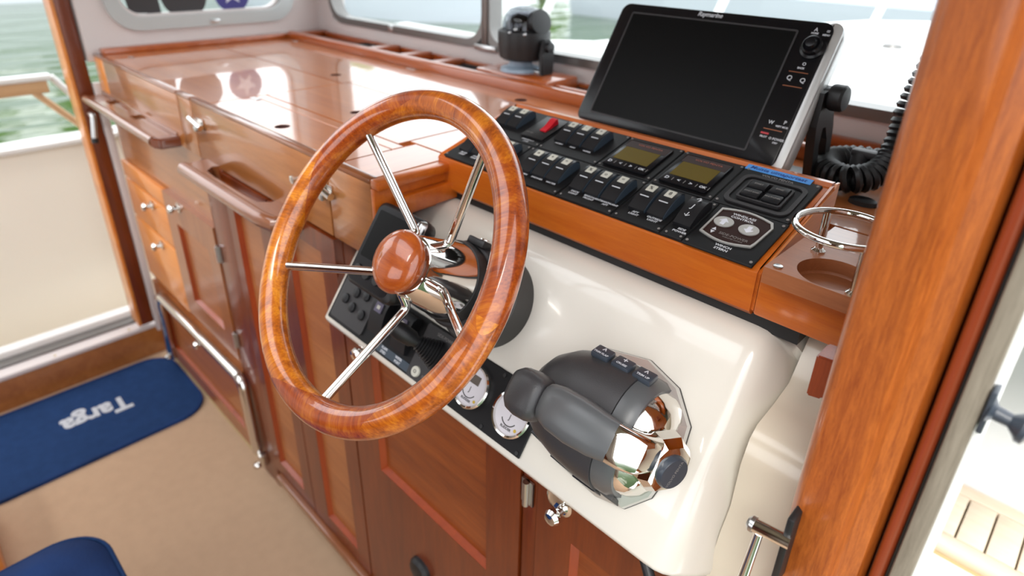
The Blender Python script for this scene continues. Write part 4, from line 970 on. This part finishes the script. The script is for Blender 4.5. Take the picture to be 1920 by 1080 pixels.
bm = bmesh.new(); tube(bm, fillet([(.0, 0, .0), (.03, 0, .0), (.035, -.012, -.065)], .008), .007, 12); finish('lever', bm, M['satin'], ph)
finish('tip', lathe(bmesh.new(), [(.009, 0), (.009, .014), (0, .016)], zto((.1, -.2, -1), (.035, -.011, -.062)), 16), M['black'], ph)

# ================================================================== MAT AND SEAT
mtb = thing('floor_mat', 'navy blue doormat with grey lettering inside the port door', 'mat', loc=(0, 0, 0))
bm = bmesh.new(); prism(bm, rrect(-2.09, -1.715, -.16, .44, .085, 10), .0005, .009, 'Z')
finish('pile', bm, M['mat'], mtb, 30)
finish('binding', ring(bmesh.new(), rrect(-2.094, -1.711, -.164, .444, .088, 10), rrect(-2.086, -1.719, -.156, .436, .082, 10), .0005, .0105), M['navy'], mtb, 30)
text('Targa', .098, M['matink'], mtb, frame((-1.912, .183, .0095), (0, -1, 0), (1, 0, 0), (0, 0, 1)), bold=.0035, sx=.80)
st = thing('pilot_chair', 'navy suede pilot chair showing one rounded cushion corner', 'chair', loc=(-.865, -.24, .28))
def seat_o(g, z):
    return [(x, y, z) for x, y in rrect(-.30 + g, .30 - g, -.30 + g, .302 - g, .085 - g * .5, 10)]
RZ = Matrix.Rotation(math.radians(1), 4, 'Z')
bm = loft(bmesh.new(), [seat_o(.012, -.05), seat_o(.002, -.04), seat_o(0, -.01), seat_o(.008, .008), seat_o(.05, .016), seat_o(.12, .02)]); bm.transform(RZ)
finish('cushion', bm, M['navy'], st, 60)
bm = bmesh.new(); tube(bm, [RZ @ Vector(p) for p in seat_o(.001, .0)], .004, 8, True); finish('piping', bm, M['mat'], st)
bm = bmesh.new(); tube(bm, [(0, -.0, -.28), (0, -.0, -.05)], .035, 20); finish('pedestal', bm, M['satin'], st)
sp2 = thing('locker_corner', 'mahogany edge of a low locker at the lower left', 'locker', loc=(0, 0, 0))
bm = bmesh.new(); box(bm, -1.67, -1.45, -.6, -.108, 0, .10, bev=.004); finish('side', bm, M['drawer'], sp2)
bm = bmesh.new(); box(bm, -1.65, -1.46, -.6, -.125, .10, .115, bev=.004); finish('top', bm, M['cab'], sp2)

# ================================================================== OUTSIDE
water = structure(finish('water', bx(-60, 30, -40, 60, -.60, -.55), M['water'], smooth=0), 'rippled grey green harbour water')
bw = thing('bulwark', 'cream side deck bulwark outside the port door', 'bulwark', loc=(0, 0, 0))
bm = bmesh.new(); box(bm, -2.62, -2.55, -1.5, .62, -.2, .652, bev=.015); finish('panel', bm, M['cream_out'], bw)
bm = bmesh.new(); box(bm, -2.64, -2.535, -1.5, .62, .650, .672, bev=.009); finish('capping', bm, M['hull'], bw)
bm = bmesh.new(); box(bm, -2.6, -2.2, -1.5, .7, -.05, -.01); finish('side_deck', bm, M['cream_out'], bw)
rl = thing('side_rail', 'white topped boarding rail with a sloping end outside the port door', 'rail', loc=(0, 0, 0))
finish('top_bar', bx(-2.58, -2.54, -1.2, .415, .872, .892, bev=.006), M['hull'], rl)
finish('wooden_bar', bx(-2.575, -2.545, -1.2, .40, .832, .872, bev=.004), M['railwood'], rl)
bm = bmesh.new(); tube(bm, [(-2.56, .415, .882), (-2.56, .56, .66)], .011, 12); finish('sloping_stay', bm, M['hull'], rl)
bm = bmesh.new(); tube(bm, [(-2.56, .36, .835), (-2.56, .50, .66)], .011, 12); finish('sloping_stay', bm, M['railwood'], rl)
bm = bmesh.new(); tube(bm, [(-2.56, -1.0, .66), (-2.56, -1.0, .84)], .012, 12); finish('post', bm, M['hull'], rl)
fd = thing('foredeck', 'bright white foredeck seen through the windscreen', 'deck', loc=(0, 0, 0))
bm = bmesh.new(); box(bm, -2.05, .0, 1.2, 1.50, .95, 1.03, bev=.02); finish('coaming', bm, M['hull'], fd)
bm = bmesh.new(); prism(bm, [(-2.3, 1.25), (-1.45, 1.9), (-1.35, 2.6), (-1.1, 3.6), (-.4, 4.3), (.8, 4.3), (1.0, 1.25)], .80, .985, 'Z'); bmesh.ops.bevel(bm, geom=bm.edges[:], offset=.03, segments=3, affect='EDGES'); finish('deck_moulding', bm, M['hull'], fd)
hk = finish('deck_fitting', lathe(bmesh.new(), [(.035, .985), (.03, .997), (.012, 1.0), (0, 1.0)], T((-.69, 2.66, 0))), M['alu'], fd)
for x0, y0, x1, y1, h in ((-1.78, 1.9, -1.72, 2.1, .42), (-1.36, 2.5, -1.32, 2.8, .5), (-.98, 3.3, -.93, 3.7, .55), (-.62, 3.6, -.6, 4.1, .6), (-.35, 3.2, -.33, 3.7, .6)):
    s_ = thing('pulpit_stanchion', 'white leaning deck stanchion, %s beyond the windscreen' % {-1.78: 'leftmost', -1.36: 'second from the left', -.98: 'middle one', -.62: 'second from the right', -.35: 'rightmost'}[x0], 'stanchion', loc=(x0, y0, .93), group='leaning white stanchions on the foredeck')
    bm = bmesh.new(); tube(bm, [(0, 0, 0), (x1 - x0, y1 - y0, h)], .018, 12); finish('pole', bm, M['hull'], s_)
    finish('socket', lathe(bmesh.new(), [(.03, 0), (.028, .06), (0, .062)], n=16), M['hull'], s_)
def yacht(x, y, L, rot, lab, h=1.3):
    t_ = thing('moored_yacht', lab, 'boat', mw=T((x, y, -.6)) @ Matrix.Rotation(rot, 4, 'Z'), group='white yachts moored ahead')
    def hs(z, k): return [(L / 2, 0, z), (L * .3, 1.2 * k, z), (-L * .1, 1.5 * k, z), (-L / 2, 1.35 * k, z), (-L / 2, -1.35 * k, z), (-L * .1, -1.5 * k, z), (L * .3, -1.2 * k, z)]
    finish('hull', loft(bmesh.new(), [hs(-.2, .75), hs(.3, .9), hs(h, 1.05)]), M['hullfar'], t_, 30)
    def cs(z, k): return [(L * .22 * k, .7, z), (L * .1 * k, 1.0, z), (-L * .3 * k, 1.0, z), (-L * .3 * k, -1.0, z), (L * .1 * k, -1.0, z), (L * .22 * k, -.7, z)]
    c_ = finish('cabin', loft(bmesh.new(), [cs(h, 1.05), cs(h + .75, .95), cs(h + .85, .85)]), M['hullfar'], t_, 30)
    for i in range(4):
        for s_ in (1, -1):
            xx = -L * .24 + i * L * .115
            finish('side_window', bx(xx, xx + L * .085, s_ * 1.0 - .015, s_ * 1.0 + .015, h + .28, h + .60, bev=.01), M['winglass'], c_)
    bm = bmesh.new(); tube(bm, [(L * .46, 0, h), (L * .46, 0, h + .55), (L * .1, 1.2, h + .55)], .02, 8); tube(bm, [(L * .46, 0, h + .55), (L * .1, -1.2, h + .55)], .02, 8); finish('pulpit', bm, M['satin'], t_)
yacht(-16.0, 10.0, 9.0, math.radians(12), 'white yacht moored beyond the port windscreen pane')
yacht(-6.5, 15.8, 11.0, math.radians(4), 'white yacht with dark windows beyond the compass')
yacht(-1.2, 9.8, 8.5, math.radians(-6), 'white yacht moored directly beyond the chartplotter')
# neighbouring deck to starboard, with a teak step
nd = thing('quay_moulding', 'overexposed white moulding outside the starboard door', 'deck', loc=(0, 0, 0))
bm = bmesh.new(); box(bm, -.02, 1.6, .3, 1.16, .0, .285, bev=.01); finish('lower_step', bm, M['hull'], nd)
bm = bmesh.new(); box(bm, -.06, 1.6, 1.385, 3.4, .0, .33, bev=.01); finish('upper_deck', bm, M['hull'], nd)
bm = bmesh.new(); box(bm, -.02, 1.6, 1.15, 1.4, .0, .27); finish('step_bed', bm, M['binding'], nd, 0)
for y0, y1 in ((1.18, 1.212), (1.345, 1.378)):
    finish('margin_plank', bx(-.03, 1.6, y0, y1, .27, .295, bev=.002), M['teakdeck'], nd)
for i in range(14):
    finish('plank', bx(-.03 + i * .048, .0145 + i * .048, 1.2145, 1.3425, .27, .294, bev=.0015), M['teakdeck'], nd)
# tree line on the far shore to port, mirrored in the water
wl = thing('backdrop', 'long pale boathouse added out of view to port, to be reflected in the water', 'building', loc=(-24, 6, -.6))  # added out of view so the water mirrors a pale band
finish('wall', bx(-1, 1, -14, 14, 0, 2.6), M['shore'], wl, 0); finish('roof', prism(bmesh.new(), [(-1.2, 2.6), (1.3, 2.6), (0, 3.1)], -14.3, 14.3, 'Y'), M['alu'], wl, 0)
for i in range(9):
    t_ = thing('shore_tree', 'rounded green tree on the far shore, %s along the boathouse counted from aft' % ('first', 'second', 'third', 'fourth', 'fifth', 'sixth', 'seventh', 'eighth', 'ninth')[i], 'tree', loc=(-30 + random.uniform(-1, 1), -12 + i * 6.4, -.6), group='trees on the far shore')
    bm = bmesh.new()
    for k in range(7):
        mm = T((random.uniform(-1.2, 1.2), random.uniform(-1.6, 1.6), random.uniform(2.8, 6.5))) @ Matrix.Diagonal((random.uniform(1.1, 1.6),) * 3 + (1,))
        bmesh.ops.create_icosphere(bm, subdivisions=2, radius=1, matrix=mm)
    for v in bm.verts: v.co += .35 * Vector(noise.noise_vector(v.co * 1.3))
    finish('crown', bm, M['leaf'], t_, 0)
    bm = bmesh.new(); tube(bm, [(0, 0, 0), (.1, 0, 3.2)], [.28, .16], 10); finish('trunk', bm, M['bark'], t_)
